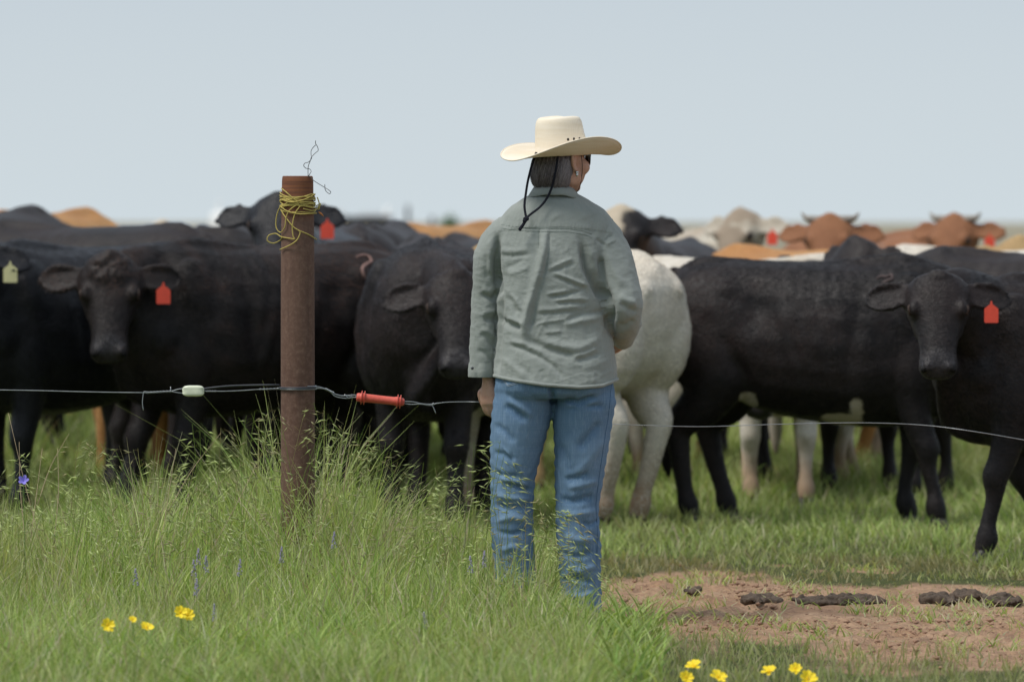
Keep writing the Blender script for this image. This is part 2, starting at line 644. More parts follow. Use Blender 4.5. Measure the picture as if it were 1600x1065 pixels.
# pasture beyond the fence
x, y = sample_area(120000, 21.9, 40.0, 0.8)
k = keep_grass(x, y, 0.9)
x, y = x[k], y[k]; n = len(x)
hh = (0.05 + 0.06 * fbm(x * 1.5, y * 0.8, 61, 3)) * rng.uniform(0.5, 1.5, n)
hh *= (1 - 0.62 * bare_near(x, y)) * (0.6 + 0.8 * fbm(x * 5, y * 2.5, 23, 2)) * (1 - 0.25 * smoothstep(25.5, 23.5, y))
hh *= 1 + 0.9 * smoothstep(26, 30, y) + 1.2 * smoothstep(0.58, 0.7, fbm(x * 1.1 + 7, y * 0.5, 67, 2))
t_ = pick_tint(n, x, y, 0.10, 3)
br = np.clip(smoothstep(25.0, 22.5, y) * smoothstep(-0.1, 0.5, x) * (0.25 + 0.9 * smoothstep(0.4, 0.65, fbm(x * 3, y * 1.5, 29, 3))) + 0.5 * bare_near(x, y), 0, 0.85)[:, None]
t_ = t_ * (1 - br) + np.array((0.36, 0.30, 0.18)) * br
g3 = blades('pasture_grass', x, y, hh, rng.uniform(0.005, 0.011, n), rng.uniform(0.2, 0.9, n), t_, seg=3)
tag(g3, 'short green pasture grass under and around the cattle', 'grass', kind='stuff')
x, y = sample_area(80000, 40.0, 105.0, 1.0)
n = len(x)
t_ = pick_tint(n, x, y, 0.10, 5)
g4 = blades('far_pasture_grass', x, y, rng.uniform(0.06, 0.22, n), rng.uniform(0.015, 0.035, n), rng.uniform(0.2, 0.9, n), t_, seg=2)
tag(g4, 'blurred green pasture grass far behind the cattle', 'grass', kind='stuff')

# ------------------------------------------------------------------ cattle
def coat_mat(name, base, second, patch=None, amount=0.5, rough=0.50, sheen=0.08, low=None, spec=0.28, relief=1.0):
    """short coat: streaky hair colour from noise, markings from the mesh's own mask
    (R white marking, G bare muzzle skin, B dusty lower legs)"""
    m = Mat(name, rough, spec)
    v = m.mapping((1.0, 1.0, 2.2))
    big = m.noise(3.2, 5, 0.65, v)
    fine = m.noise(85, 3, 0.7, m.mapping((0.45, 1.0, 1.0)))
    curl = m.noise(26, 4, 0.75, m.mapping((1, 1, 1)), 1.6)
    c = m.mix(m.fl(big, 0.5 - amount * 0.4, 0.72), base, second)
    c = m.mix(m.math('MULTIPLY', m.fl(fine, 0.35, 0.75), 0.55), c, tuple(x * 0.35 for x in base))
    mk = m.split(m.attr('mask'))
    if patch: c = m.mix(mk[0], c, m.mix(m.fl(big, 0.4, 0.7), patch, tuple(x * 0.78 for x in patch)))
    if low: c = m.mix(mk[2], c, low)
    c = m.mix(mk[1], c, (0.030, 0.027, 0.029))
    m.color(c)
    r = m.t.nodes.new('ShaderNodeMapRange')
    r.inputs['To Min'].default_value = rough; r.inputs['To Max'].default_value = 0.33
    m.l(mk[1], r.inputs['Value']); m.l(r.outputs[0], m.b.inputs['Roughness'])
    m.b.inputs['Sheen Weight'].default_value = sheen
    m.b.inputs['Sheen Roughness'].default_value = 0.45
    m.b.inputs['Sheen Tint'].default_value = (*[min(1, x * 4 + 0.35) for x in second], 1)
    b1 = m.bump(curl, 0.45 * relief, 0.012)
    m.bump(fine, 0.5 * relief, 0.005, b1)
    return m.m


COAT = {
    'piebald': coat_mat('black_coat_with_white_marks', (0.0066, 0.0056, 0.0062), (0.024, 0.0155, 0.0145), (0.50, 0.42, 0.31), 0.5),
    'black': coat_mat('black_coat', (0.0066, 0.0056, 0.0062), (0.024, 0.0155, 0.0145), None, 0.8),
    'brownblack': coat_mat('brownish_black_coat', (0.0068, 0.0058, 0.0060), (0.024, 0.0155, 0.0135), None, 0.8),
    'blueblack': coat_mat('blue_black_coat', (0.0062, 0.0064, 0.0085), (0.0125, 0.0125, 0.0165), None, 0.5, 0.45),
    'white': coat_mat('dirty_white_coat', (0.74, 0.69, 0.60), (0.58, 0.50, 0.39), (0.66, 0.63, 0.56), 0.35, 0.75, 0.1, low=(0.36, 0.25, 0.165), relief=0.3),
    'tan': coat_mat('orange_tan_coat', (0.52, 0.255, 0.088), (0.42, 0.185, 0.065), None, 0.5, 0.7, 0.15),
    'red': coat_mat('red_brown_coat', (0.33, 0.145, 0.066), (0.24, 0.098, 0.046), None, 0.5, 0.7, 0.15),
    'dun': coat_mat('buff_white_coat', (0.58, 0.54, 0.45), (0.42, 0.33, 0.235), (0.33, 0.26, 0.19), 0.5, 0.7, 0.1),
    'straw': coat_mat('straw_coat', (0.50, 0.34, 0.16), (0.38, 0.24, 0.11), None, 0.5, 0.7, 0.1),
}
HOOF = plain('hoof_horn', (0.035, 0.030, 0.027), 0.5, 0.4)
HORN = plain('horn', (0.23, 0.20, 0.165), 0.45, 0.4)
EYE = plain('wet_eye', (0.006, 0.004, 0.004), 0.08, 0.8, var=0.0)
RIM = plain('eyelid', (0.05, 0.032, 0.024), 0.6, 0.3)
NOSTRIL = plain('nostril', (0.003, 0.0025, 0.0025), 0.6, 0.2)
TAG_RED = plain('red_ear_tag_plastic', (0.80, 0.085, 0.045), 0.38, 0.45, var=0.08)
TAG_YEL = plain('pale_yellow_ear_tag_plastic', (0.74, 0.68, 0.36), 0.38, 0.45, var=0.08)
SCAR = plain('branded_bare_skin', (0.22, 0.135, 0.115), 0.7, 0.2, bump=0.4)
SCAR2 = plain('old_brand_skin', (0.085, 0.062, 0.060), 0.7, 0.2, bump=0.4)

# one hoof mesh: two claws
hg = Geo()
for s in (-1, 1):
    hg.loft([((-0.012, s * 0.021, 0.062), (0.034, 0, 0), (0, 0.019, 0)), ((0.000, s * 0.022, 0.030), (0.042, 0, 0), (0, 0.021, 0)),
             ((0.014, s * 0.022, 0.004), (0.050, 0, 0), (0, 0.0225, 0)), ((0.014, s * 0.022, -0.012), (0.050, 0, 0), (0, 0.0225, 0))], 12, 2)
HOOF_ME = hg.mesh('hoof'); HOOF_ME.materials.append(HOOF)
# ear tag: neck, stud and a square shouldered plate
tg = bpy.data.meshes.new('ear_tag')
pr = [(-0.004, 0.026), (-0.006, 0.010), (-0.027, -0.006), (-0.036, -0.014), (-0.036, -0.078), (-0.031, -0.083), (0.031, -0.083), (0.036, -0.078), (0.036, -0.014), (0.027, -0.006), (0.006, 0.010), (0.004, 0.026)]
nV = [(px_, -0.0015, pz_) for px_, pz_ in pr] + [(px_, 0.0015, pz_) for px_, pz_ in pr]
kk = len(pr)
tg.from_pydata(nV, [], [tuple(range(kk))[::-1], tuple(range(kk, 2 * kk))] + [(i, (i + 1) % kk, kk + (i + 1) % kk, kk + i) for i in range(kk)])
tg.update()


def cow_mesh(name, poll, az, pitch, legs, voxel=0.014, girth=1.0, dewlap=1.0, patch=(), white_legs=False, neck_up=0.0, ear_droop=0.25, tail_swing=0.0, hair=0.0, tail=True):
    """cow in its own space: x forward, z up, withers 1.27 m. poll = head top, az/pitch = where the face points.
    legs: foot shift (dx, dy) for front-left, front-right, hind-left, hind-right. returns mesh and head frame"""
    g = Geo()
    W = girth
    X = lambda x, cz, hh, hw: ((x, 0, cz), (0, hw * W, 0), (0, 0, hh))
    g.loft([X(-0.80, 1.04, 0.07, 0.07), X(-0.775, 1.02, 0.15, 0.16), X(-0.70, 0.975, 0.245, 0.220), X(-0.55, 0.940, 0.310, 0.258), X(-0.32, 0.895, 0.350, 0.275),
            X(-0.05, 0.866, 0.374, 0.308), X(0.20, 0.856, 0.384, 0.295), X(0.40, 0.876, 0.384, 0.245), X(0.56, 0.895, 0.330, 0.20), X(0.68, 0.93, 0.21, 0.14), X(0.72, 0.93, 0.12, 0.08)], 22, 4, sq=2.25)
    # topline, hooks and pins
    g.tube([(-0.76, 0, 1.17), (-0.62, 0, 1.225), (-0.4, 0, 1.215), (-0.05, 0, 1.205), (0.3, 0, 1.235), (0.45, 0, 1.20)], [0.03, 0.05, 0.045, 0.045, 0.055, 0.06])
    for s in (-1, 1):
        g.blob((-0.45, s * 0.165, 1.10), (0.13, 0.07, 0.065))
        g.blob((-0.745, s * 0.09, 1.09), (0.07, 0.05, 0.06))
        g.blob((0.36, s * 0.165 * W, 0.95), (0.15, 0.09, 0.26), [(0.95, 0, -0.3), (0, 1, 0), (0.3, 0, 0.95)])
        g.blob((0.52, s * 0.13 * W, 0.84), (0.12, 0.09, 0.13))
        g.blob((-0.60, s * 0.145 * W, 0.86), (0.19, 0.115, 0.26), [(0.96, 0, 0.25), (0, 1, 0), (-0.25, 0, 0.96)])
    poll = np.array(poll, float)
    h = np.array((math.cos(az), math.sin(az), 0.0))
    z = np.array((0, 0, 1.0))
    a = math.cos(pitch) * h - math.sin(pitch) * z        # poll to muzzle
    f = math.sin(pitch) * h + math.cos(pitch) * z        # out of the forehead
    l = np.cross(f, a)                                    # cow's left... toward +l
    l /= np.linalg.norm(l)
    if np.dot(l, np.cross(z, h)) < 0: l = -l
    a = a * 0.87                                          # short yearling face
    # neck
    nb = np.array((0.42, 0, 0.98)); throat = poll + a * 0.15 - f * 0.13
    mid = nb * 0.45 + poll * 0.55 + np.array((0, 0, 0.02 + neck_up)) - f * 0.06
    e = poll - f * 0.085 + a * 0.03
    d1 = e - nb; d1 /= np.linalg.norm(d1)
    side = np.cross(z, d1); side /= (np.linalg.norm(side) + 1e-6)
    up = np.cross(d1, side)
    hb = np.array((0, 1, 0.0))
    sm = side + hb; sm /= np.linalg.norm(sm) + 1e-6
    g.loft([(nb - d1 * 0.12, hb * 0.17 * W, up * 0.30), (nb, sm * 0.165 * W, up * 0.285), (mid * 0.5 + nb * 0.5, sm * 0.14, up * 0.235), (mid, side * 0.115, up * 0.185),
            (e * 0.6 + mid * 0.4, side * 0.10, up * 0.155), (e + a * 0.03, l * 0.095, up * 0.125), (e + a * 0.09, l * 0.08, up * 0.09)], 18, 4)
    # dewlap
    if dewlap:
        br = np.array((0.62, 0, 0.66))
        g.tube([throat - f * 0.0 + a * -0.02, throat * 0.6 + br * 0.4 - (0, 0, 0.05), br, (0.50, 0, 0.585), (0.34, 0, 0.56)], [(0.03, 0.02), (0.055 * dewlap, 0.028), (0.085 * dewlap, 0.05), (0.07, 0.07), (0.03, 0.05)], ref=(0, 1, 0), n=12)
        g.blob((0.58, 0, 0.74), (0.12, 0.10, 0.15))
    # head: straight face line, jaw below
    def H(t, w, top, bot): return (poll + a * t + f * (top - bot) * 0.5, l * w * 1.34, f * (top + bot) * 0.5)
    g.loft([H(-0.045, 0.05, 0.0, 0.10), H(-0.01, 0.088, 0.035, 0.155), H(0.06, 0.108, 0.050, 0.175), H(0.14, 0.107, 0.048, 0.185), H(0.22, 0.086, 0.042, 0.17),
            H(0.30, 0.068, 0.036, 0.125), H(0.38, 0.060, 0.030, 0.098), H(0.44, 0.064, 0.024, 0.088), H(0.485, 0.062, 0.010, 0.082), H(0.515, 0.045, -0.015, 0.066), H(0.525, 0.02, -0.03, 0.05)], 18, 4, sq=2.3)
    for s in (-1, 1):
        g.blob(poll + a * 0.165 + l * s * 0.105 + f * 0.012, (0.048, 0.028, 0.034), [a, l, f])      # brow
        g.blob(poll + a * 0.20 + l * s * 0.080 - f * 0.09, (0.085, 0.035, 0.075), [a, l, f])       # cheek
        g.blob(poll + a * 0.475 + l * s * 0.050 + f * 0.002, (0.032, 0.027, 0.022), [a, l, f])       # nostril wing
        g.blob(poll + a * 0.46 + l * s * 0.02 - f * 0.055, (0.05, 0.035, 0.03), [a, l, f])         # lips
    g.blob(poll + a * 0.0 + f * 0.02, (0.05, 0.06, 0.035), [a, l, f])
    # ears: cupped leaves
    ears = []
    for s in (-1, 1):
        r0 = poll + a * 0.055 + l * s * 0.105 - f * 0.045
        out = l * s * 0.93 + a * ear_droop * 0.75 - f * 0.22
        out /= np.linalg.norm(out)
        wd = a - np.dot(a, out) * out; wd /= np.linalg.norm(wd)
        th = np.cross(out, wd)
        if np.dot(th, f) < 0: th = -th
        g.loft([(r0 - out * 0.03, wd * 0.028, th * 0.024), (r0 + out * 0.03, wd * 0.034, th * 0.020), (r0 + out * 0.085, wd * 0.062, th * 0.013), (r0 + out * 0.14, wd * 0.068, th * 0.011),
                (r0 + out * 0.195, wd * 0.045, th * 0.010), (r0 + out * 0.228, wd * 0.018, th * 0.008)], 14, 3)
        g.tube([r0 - wd * 0.028, r0 + out * 0.08 - wd * 0.054 + th * 0.016, r0 + out * 0.15 - wd * 0.058 + th * 0.018, r0 + out * 0.205 - wd * 0.034 + th * 0.01], [0.014, 0.013, 0.012, 0.009])
        g.tube([r0 + wd * 0.028, r0 + out * 0.08 + wd * 0.05 + th * 0.014, r0 + out * 0.15 + wd * 0.054 + th * 0.016, r0 + out * 0.205 + wd * 0.03 + th * 0.01], [0.013, 0.012, 0.011, 0.009])
        ears.append((r0, out, wd, th))
    # legs
    feet = []
    for i, (sx, s) in enumerate((('f', 1), ('f', -1), ('h', 1), ('h', -1))):
        dx, dy = legs[i]
        if sx == 'f':
            F0 = np.array((0.42 + dx, s * 0.145 + dy, 0))
            g.tube([(0.40, s * 0.15 * W, 0.92), (0.40 + dx * 0.1, s * 0.165 * W, 0.74), (0.39 + dx * 0.3, s * 0.16 + dy * 0.3, 0.60), (0.405 + dx * 0.5, s * 0.15 + dy * 0.5, 0.46), (0.425 + dx * 0.66, s * 0.148 + dy * 0.66, 0.375),
                    (0.415 + dx * 0.78, s * 0.147 + dy * 0.78, 0.29), F0 + (0, 0, 0.18), F0 + (0.005, 0, 0.115), F0 + (0.02, 0, 0.06), F0 + (0.025, 0, 0.04)],
                   [(0.13, 0.09), (0.125, 0.085), (0.088, 0.068), (0.066, 0.060), (0.060, 0.058), (0.040, 0.042), (0.036, 0.037), (0.051, 0.051), (0.043, 0.045), (0.040, 0.042)], ref=(0, 1, 0), n=14)
        else:
            F0 = np.array((-0.58 + dx, s * 0.15 + dy, 0))
            g.tube([(-0.55, s * 0.13 * W, 1.00), (-0.54, s * 0.155 * W, 0.84), (-0.50 + dx * 0.2, s * 0.165 * W + dy * 0.1, 0.70), (-0.565 + dx * 0.42, s * 0.155 + dy * 0.3, 0.565), (-0.655 + dx * 0.6, s * 0.15 + dy * 0.5, 0.475),
                    (-0.645 + dx * 0.72, s * 0.15 + dy * 0.7, 0.39), (-0.62 + dx * 0.85, s * 0.15 + dy * 0.85, 0.27), F0 + (-0.012, 0, 0.17), F0 + (0.0, 0, 0.115), F0 + (0.02, 0, 0.06), F0 + (0.025, 0, 0.04)],
                   [(0.20, 0.12), (0.205, 0.118), (0.165, 0.105), (0.110, 0.078), (0.078, 0.056), (0.056, 0.050), (0.045, 0.045), (0.041, 0.042), (0.051, 0.051), (0.043, 0.045), (0.040, 0.042)], ref=(0, 1, 0), n=14)
        feet.append(F0)
    if tail:
        ts = tail_swing
        g.tube([(-0.74, 0, 1.19), (-0.81, 0, 1.15), (-0.845, ts * 0.1, 1.02), (-0.85, ts * 0.4, 0.80), (-0.84, ts * 0.7, 0.60), (-0.84, ts * 0.9, 0.50)], [0.045, 0.034, 0.026, 0.021, 0.019, 0.018])
        g.tube([(-0.84, ts * 0.85, 0.56), (-0.845, ts * 0.95, 0.44), (-0.84, ts, 0.32), (-0.83, ts * 1.05, 0.22)], [0.02, 0.042, 0.036, 0.012])
    me = remesh(g, name, voxel, 5, 0.5)
    V = coords(me)
    Nn = normals(me)
    # hide relief: ribs, folds of the neck, loose skin
    nz = noise2(V[:, 0] * 9 + V[:, 1] * 3, V[:, 2] * 7, 4) - 0.5 + (noise2(V[:, 0] * 22, V[:, 2] * 20 + V[:, 1] * 9, 8) - 0.5) * 0.5
    amp = 0.0045 * smoothstep(0.45, 0.6, V[:, 2]) + 0.0015
    sid = np.abs(V[:, 1]) > 0.10
    D0 = -0.034 * np.exp(-((V[:, 0] + 0.30) / 0.085) ** 2 - ((V[:, 2] - 1.03) / 0.10) ** 2)          # hollow flank
    D0 = D0 - 0.020 * np.exp(-((V[:, 0] - 0.17 - 0.12 * (V[:, 2] - 0.9)) / 0.045) ** 2 - ((V[:, 2] - 0.92) / 0.20) ** 2)   # behind the shoulder blade
    D0 = D0 - 0.016 * np.exp(-((V[:, 0] - 0.53) / 0.04) ** 2 - ((V[:, 2] - 1.0) / 0.16) ** 2)
    D0 = D0 - 0.018 * np.exp(-((V[:, 0] + 0.38 + 0.4 * (V[:, 2] - 0.75)) / 0.035) ** 2 - ((V[:, 2] - 0.75) / 0.10) ** 2)    # thigh line
    D0 = D0 + 0.012 * np.exp(-((V[:, 0] + 0.46) / 0.05) ** 2 - ((V[:, 2] - 1.12) / 0.04) ** 2)
    rib = np.sin((V[:, 0] + 0.25 * (V[:, 2] - 0.8)) * 2 * PI / 0.075) * 0.0022 * smoothstep(-0.28, -0.15, V[:, 0]) * smoothstep(0.18, 0.08, V[:, 0]) * smoothstep(0.62, 0.75, V[:, 2])
    V = V + Nn * ((D0 + rib) * sid)[:, None]
    headw = smoothstep(0.42, 0.25, np.linalg.norm(V - (poll + a * 0.2), axis=1))
    V = V + Nn * (nz * amp * (1 - 0.7 * headw))[:, None]
    if hair:   # tufty curls on the poll
        hw = smoothstep(0.13, 0.05, np.linalg.norm((V - (poll + a * 0.02 + f * 0.02)), axis=1))
        V = V + Nn * (hw * (0.008 + 0.022 * noise2(V @ l * 60, V @ a * 60 + V @ f * 40, 9)))[:, None] * hair
    set_coords(me, V)
    # masks
    M = np.zeros((len(V), 4), np.float32); M[:, 3] = 1
    tt = (V - poll) @ a
    hd = np.abs((V - poll) @ l) < 0.14
    inh = np.linalg.norm(V - (poll + a * 0.47 - f * 0.02), axis=1)
    M[:, 1] = np.where(hd, smoothstep(0.10, 0.065, inh), 0)
    wob = (noise2(V[:, 0] * 14, V[:, 2] * 14 + V[:, 1] * 7, 12) - 0.5) * 0.7 + (noise2(V[:, 0] * 40, V[:, 2] * 40 + V[:, 1] * 17, 14) - 0.5) * 0.3
    for (pc, pr_) in patch:
        pc = np.array(pc, float)
        if len(pc) == 2:                       # head coordinates: along face, sideways
            pc = poll + a * pc[0] + l * pc[1] - f * 0.02
        dd = np.linalg.norm((V - pc) / np.array(pr_ if isinstance(pr_, tuple) else (pr_,) * 3), axis=1)
        M[:, 0] = np.maximum(M[:, 0], smoothstep(1.08, 0.92, dd + wob))
    M[:, 2] = smoothstep(0.40, 0.12, V[:, 2] + wob * 0.15)
    set_col(me, 'mask', M)
    return me, dict(poll=poll, a=a, f=f, l=l, ears=ears, feet=feet)


def add_cow_parts(root, fr, tagmat=None, tag_ear=1, hooves=True, horns=False, coat=None, detail=True, tag_drop=0.02, tag_yaw=None, tag_turn=None):
    poll, a, f, l = fr['poll'], fr['a'], fr['f'], fr['l']
    if hooves:
        for i, F0 in enumerate(fr['feet']):
            o = link('hoof', HOOF_ME, root)
            o.location = (F0[0] + 0.03, F0[1], 0.0)
    if detail:
        for s in (-1, 1):
            g = Geo(); g.blob(poll + a * 0.170 + l * s * 0.124 + f * 0.006, (0.021, 0.012, 0.015), [a, l, f], 12, 8)
            e = link('eye', g.mesh('eye'), root, EYE)
            g = Geo()
            c = poll + a * 0.170 + l * s * 0.127 + f * 0.007
            ring = [c + a * math.cos(t) * 0.026 + f * math.sin(t) * 0.019 + l * s * (0.004 - 0.008 * abs(math.cos(t))) for t in np.linspace(0, 2 * PI, 12)]
            g.tube(ring, 0.0052, ref=l, n=6, sub=1)
            link('eyelid', g.mesh('eyelid'), e, RIM)
            g = Geo(); g.blob(poll + a * 0.487 + l * s * 0.058 + f * 0.000, (0.024, 0.016, 0.018), [a * 0.8 + l * s * 0.6, l * 0.8 - a * s * 0.6, f], 12, 8)
            link('nostril', g.mesh('nostril'), root, NOSTRIL)
    if horns:
        for s in (-1, 1):
            g = Geo()
            b = poll + a * 0.0 + l * s * 0.07
            up = -a * 0.5 + np.array((0, 0, 0.9))
            g.tube([b - l * s * 0.02, b + l * s * 0.045 + up * 0.005, b + l * s * 0.075 + up * 0.012, b + l * s * 0.10 + up * 0.034], [0.026, 0.022, 0.015, 0.005], ref=f, n=10)
            link('horn', g.mesh('horn'), root, HORN)
    if tagmat:
        r0, out, wd, th = fr['ears'][0 if tag_ear < 0 else 1]
        p = r0 + out * 0.125 + th * 0.040 + wd * 0.03
        me = tg.copy(); me.materials.clear(); me.materials.append(tagmat)
        t = link('ear_tag', me, root); t.scale = (0.88,) * 3
        t.location = (p[0], p[1], p[2] - tag_drop)
        # the plate hangs down and faces where the ear's hollow faces
        yaw = math.atan2(th[1], th[0]) + PI / 2 if tag_yaw is None else tag_yaw
        t.rotation_euler = (0, tag_turn or 0.0, yaw)


def place_cow(px, d, psi, scale, me, fr, coat, label, group='herd of cattle behind the fence wire', **kw):
    x = (px - 800) / FPX * d
    root = empty('cow', (x, d, float(ground_z(x, d))), psi, label, 'cow', group)
    root.scale = (scale,) * 3
    b = link('body', me, root)
    if not me.materials: me.materials.append(COAT[coat])
    b.material_slots[0].link = 'OBJECT'
    b.material_slots[0].material = COAT[coat]
    add_cow_parts(root, fr, **kw)
    return root, b


def coat_hair(root, body, fr, n, dark, brown, seed, length=0.020, width=0.0011):
    """short lying hair over the hide: one triangle each, swept back and down"""
    me = body.data
    r = np.random.default_rng(seed)
    V, N = coords(me), normals(me)
    V0 = V[r.integers(0, len(V), n)] if False else None
    k = r.integers(0, len(V), n)
    p = V[k] + r.normal(0, 0.004, (n, 3)); nn = N[k]
    p = p - nn * np.sum((p - V[k]) * nn, 1)[:, None]
    base = np.tile(np.array((-1.0, 0, -0.75)), (n, 1))
    onhead = smoothstep(0.38, 0.26, np.linalg.norm(p - (fr['poll'] + fr['a'] * 0.25), axis=1))[:, None]
    base = base * (1 - onhead) + fr['a'] * onhead
    swirl = (noise2(p[:, 0] * 9 + p[:, 1] * 5, p[:, 2] * 9, seed) - 0.5)[:, None] * 1.3
    base = base + np.cross(nn, base) * swirl + r.normal(0, 0.35, (n, 3))
    t = base - nn * np.sum(base * nn, 1)[:, None]
    t /= np.linalg.norm(t, axis=1)[:, None] + 1e-6
    s = np.cross(nn, t)
    L = length * r.uniform(0.5, 1.4, (n, 1)) * (1 - 0.45 * onhead) * np.where(p[:, 2:3] < 0.5, 0.6, 1.0)
    tip = p + t * L + nn * L * r.uniform(0.05, 0.38, (n, 1))
    W = np.stack([p - s * width, p + s * width, tip], 1).reshape(-1, 3)
    hm_ = fast_mesh('coat_hair', W, None, np.arange(n * 3).reshape(-1, 3), True)
    pat = noise2(p[:, 0] * 3 + p[:, 1] * 2, p[:, 2] * 3.4 + 5, seed + 2) * 0.6 + noise2(p[:, 0] * 13, p[:, 2] * 13 + p[:, 1] * 9, seed + 4) * 0.4
    f_ = smoothstep(0.40, 0.70, pat)[:, None] * r.uniform(0.2, 1.0, (n, 1)) * smoothstep(0.55, 0.95, p[:, 2:3])
    f_ = np.clip(f_ + 0.75 * smoothstep(0.22, 0.08, np.linalg.norm(p - fr['poll'] - fr['a'] * 0.06, axis=1))[:, None] * r.uniform(0.2, 1.0, (n, 1)), 0, 1)
    c = np.array(dark) * (1 - f_) + np.array(brown) * f_
    c = c * r.uniform(0.6, 1.5, (n, 1))
    msk = np.empty(len(me.vertices) * 4, np.float32); me.color_attributes['mask'].data.foreach_get('color', msk); msk = msk.reshape(-1, 4)[k]
    c = np.where(msk[:, 0:1] > 0.5, np.array((0.55, 0.50, 0.41)) * r.uniform(0.7, 1.2, (n, 1)), c)
    keep = (msk[:, 1] < 0.4)
    set_col(hm_, 'tint', np.concatenate([np.repeat(c, 3, 0), np.ones((n * 3, 1))], 1))
    return tag(link('coat_hair', hm_, root, FUR), kind='stuff')


fm = Mat('coat_hair', 0.55, 0.22)
fm.color(fm.attr('tint'))
FUR = fm.m


def az_local(world_deg, psi_deg): return math.radians(world_deg - psi_deg)
R = math.radians


def local_poll(px, py, d_root, px_root, psi, scale, d_head):
    """poll position in cow space from where it is in the place"""
    w = P(px, py, d_head)
    rx = (px_root - 800) / FPX * d_root
    v = Vector((w.x - rx, w.y - d_root, w.z)) / scale
    c, s = math.cos(-psi), math.sin(-psi)
    return (c * v.x - s * v.y, s * v.x + c * v.y, v.z)

LEG0 = [(0, 0), (0, 0), (0, 0), (0, 0)]


def unique_cow(px, d, deg, scale, coat, label, head=None, face=-90, pitch=62, dhead=0.6, legs=LEG0, meshkw={}, **kw):
    """one animal with a pose of its own; head = pixel of the poll, dhead = metres the head is nearer than the feet's middle"""
    psi = R(deg)
    if head is None: poll = (1.02, 0, 1.20)
    elif len(head) == 3: poll = head
    else: poll = local_poll(head[0], head[1], d, px, psi, scale, d - dhead)
    me, fr = cow_mesh('cow_body', poll, az_local(face, deg), R(pitch), legs, **meshkw)
    return (*place_cow(px, d, psi, scale, me, fr, coat, label, **kw), fr)


# front row
cow_a, _a, fr_a = unique_cow(112, 26.9, 226, 1.02, 'blueblack', 'blue-black cow at the far left edge with a pale yellow ear tag', head=(-62, 376), face=-92, pitch=55, dhead=0.75,
                      legs=[(0.02, 0), (-0.1, 0), (0, 0), (0.1, 0)], tagmat=TAG_YEL)
cow_b, body_b, fr_b = unique_cow(392, 26.6, 214, 1.03, 'brownblack', 'brownish black cow with curly poll and red ear tag left of the post', head=(172, 412), face=-88, pitch=68, dhead=0.6,
                      legs=[(0.02, 0), (0.14, 0.0), (-0.05, 0), (0.1, 0)], tagmat=TAG_RED, meshkw=dict(hair=1.0, ear_droop=0.0, voxel=0.012))
cow_c, _c, fr_c = unique_cow(680, 26.1, 264, 1.03, 'black', 'broad black cow between the steel post and the woman, head lowered', head=(714, 434), face=-88, pitch=64, dhead=0.95,
                      legs=[(0.06, 0), (-0.05, 0), (0, 0), (0, 0)], meshkw=dict(girth=1.14, voxel=0.012, dewlap=1.4))
cow_d, _d, fr_d = unique_cow(856, 26.4, 131, 1.0, 'white', 'dirty white cow seen from behind, partly hidden by the woman', head=(0.84, -0.40, 1.0), face=80, pitch=50,
                      legs=[(0.0, 0), (0.12, 0), (0.09, -0.06), (0.03, 0.065)], meshkw=dict(ear_droop=0.3, tail=False), detail=False)
cow_e, body_e, fr_e = unique_cow(1300, 26.3, -16, 0.985, 'piebald', 'long black cow side on with white belly patches right of the woman', head=(0.98, 0.02, 0.98), face=-10, pitch=55,
                      legs=[(-0.10, 0), (0.10, 0.0), (0.03, 0), (-0.08, 0)],
                      meshkw=dict(tail_swing=0.15, patch=[((0.17, -0.2, 0.57), (0.030, 0.12, 0.055)), ((-0.36, -0.15, 0.60), (0.045, 0.2, 0.045)), ((0.09, -0.1, 0.515), (0.09, 0.2, 0.025))]))
cow_f, _f, fr_f = unique_cow(1697, 23.7, 196, 0.93, 'black', 'black cow with a red ear tag at the right edge, facing the camera', head=(1466, 434), face=-94, pitch=66, dhead=0.5,
                      legs=[(0.10, 0), (-0.26, 0), (0, 0), (0, 0)], tagmat=TAG_RED, meshkw=dict(voxel=0.011, ear_droop=0.15))

coat_hair(cow_a, _a, fr_a, 45000, (0.0065, 0.0068, 0.009), (0.020, 0.018, 0.020), 1)
coat_hair(cow_b, body_b, fr_b, 90000, (0.0075, 0.0062, 0.0065), (0.070, 0.040, 0.031), 2, 0.024)
coat_hair(cow_c, _c, fr_c, 80000, (0.0065, 0.0062, 0.0075), (0.042, 0.027, 0.024), 3)
coat_hair(cow_d, _d, fr_d, 60000, (0.72, 0.67, 0.58), (0.54, 0.45, 0.34), 4, 0.015)
coat_hair(cow_e, body_e, fr_e, 80000, (0.0065, 0.0058, 0.0066), (0.046, 0.028, 0.025), 5)
coat_hair(cow_f, _f, fr_f, 70000, (0.0062, 0.0060, 0.0070), (0.026, 0.017, 0.016), 6, 0.017)

# brands: bare skin ridges pressed on the hide
def brand(root, body, pts, d0, mat):
    """pts: pixels of the photo; the ribbon lies on the hide where that line of sight meets it"""
    me = body.data
    bvh = BVHTree.FromPolygons([v.co[:] for v in me.vertices], [p.vertices[:] for p in me.polygons])
    M = Matrix.LocRotScale(root.location, root.rotation_euler, root.scale)
    Mi = M.inverted()
    o = Mi @ Vector((0, 0, CAM_H))
    path = []
    for px, py in pts:
        t = Mi @ P(px, py, d0)
        hit = bvh.ray_cast(o, (t - o).normalized())
        if hit[0] is not None: path.append(np.array(hit[0]) + np.array(hit[1]) * 0.001)
    if len(path) > 2:
        g = Geo(); n = len(path)
        g.tube(path, [0.004 + 0.006 * math.sin(PI * (i + 0.5) / n) for i in range(n)], n=6, sub=3)
        link('brand_mark', g.mesh('brand_mark'), root, mat)


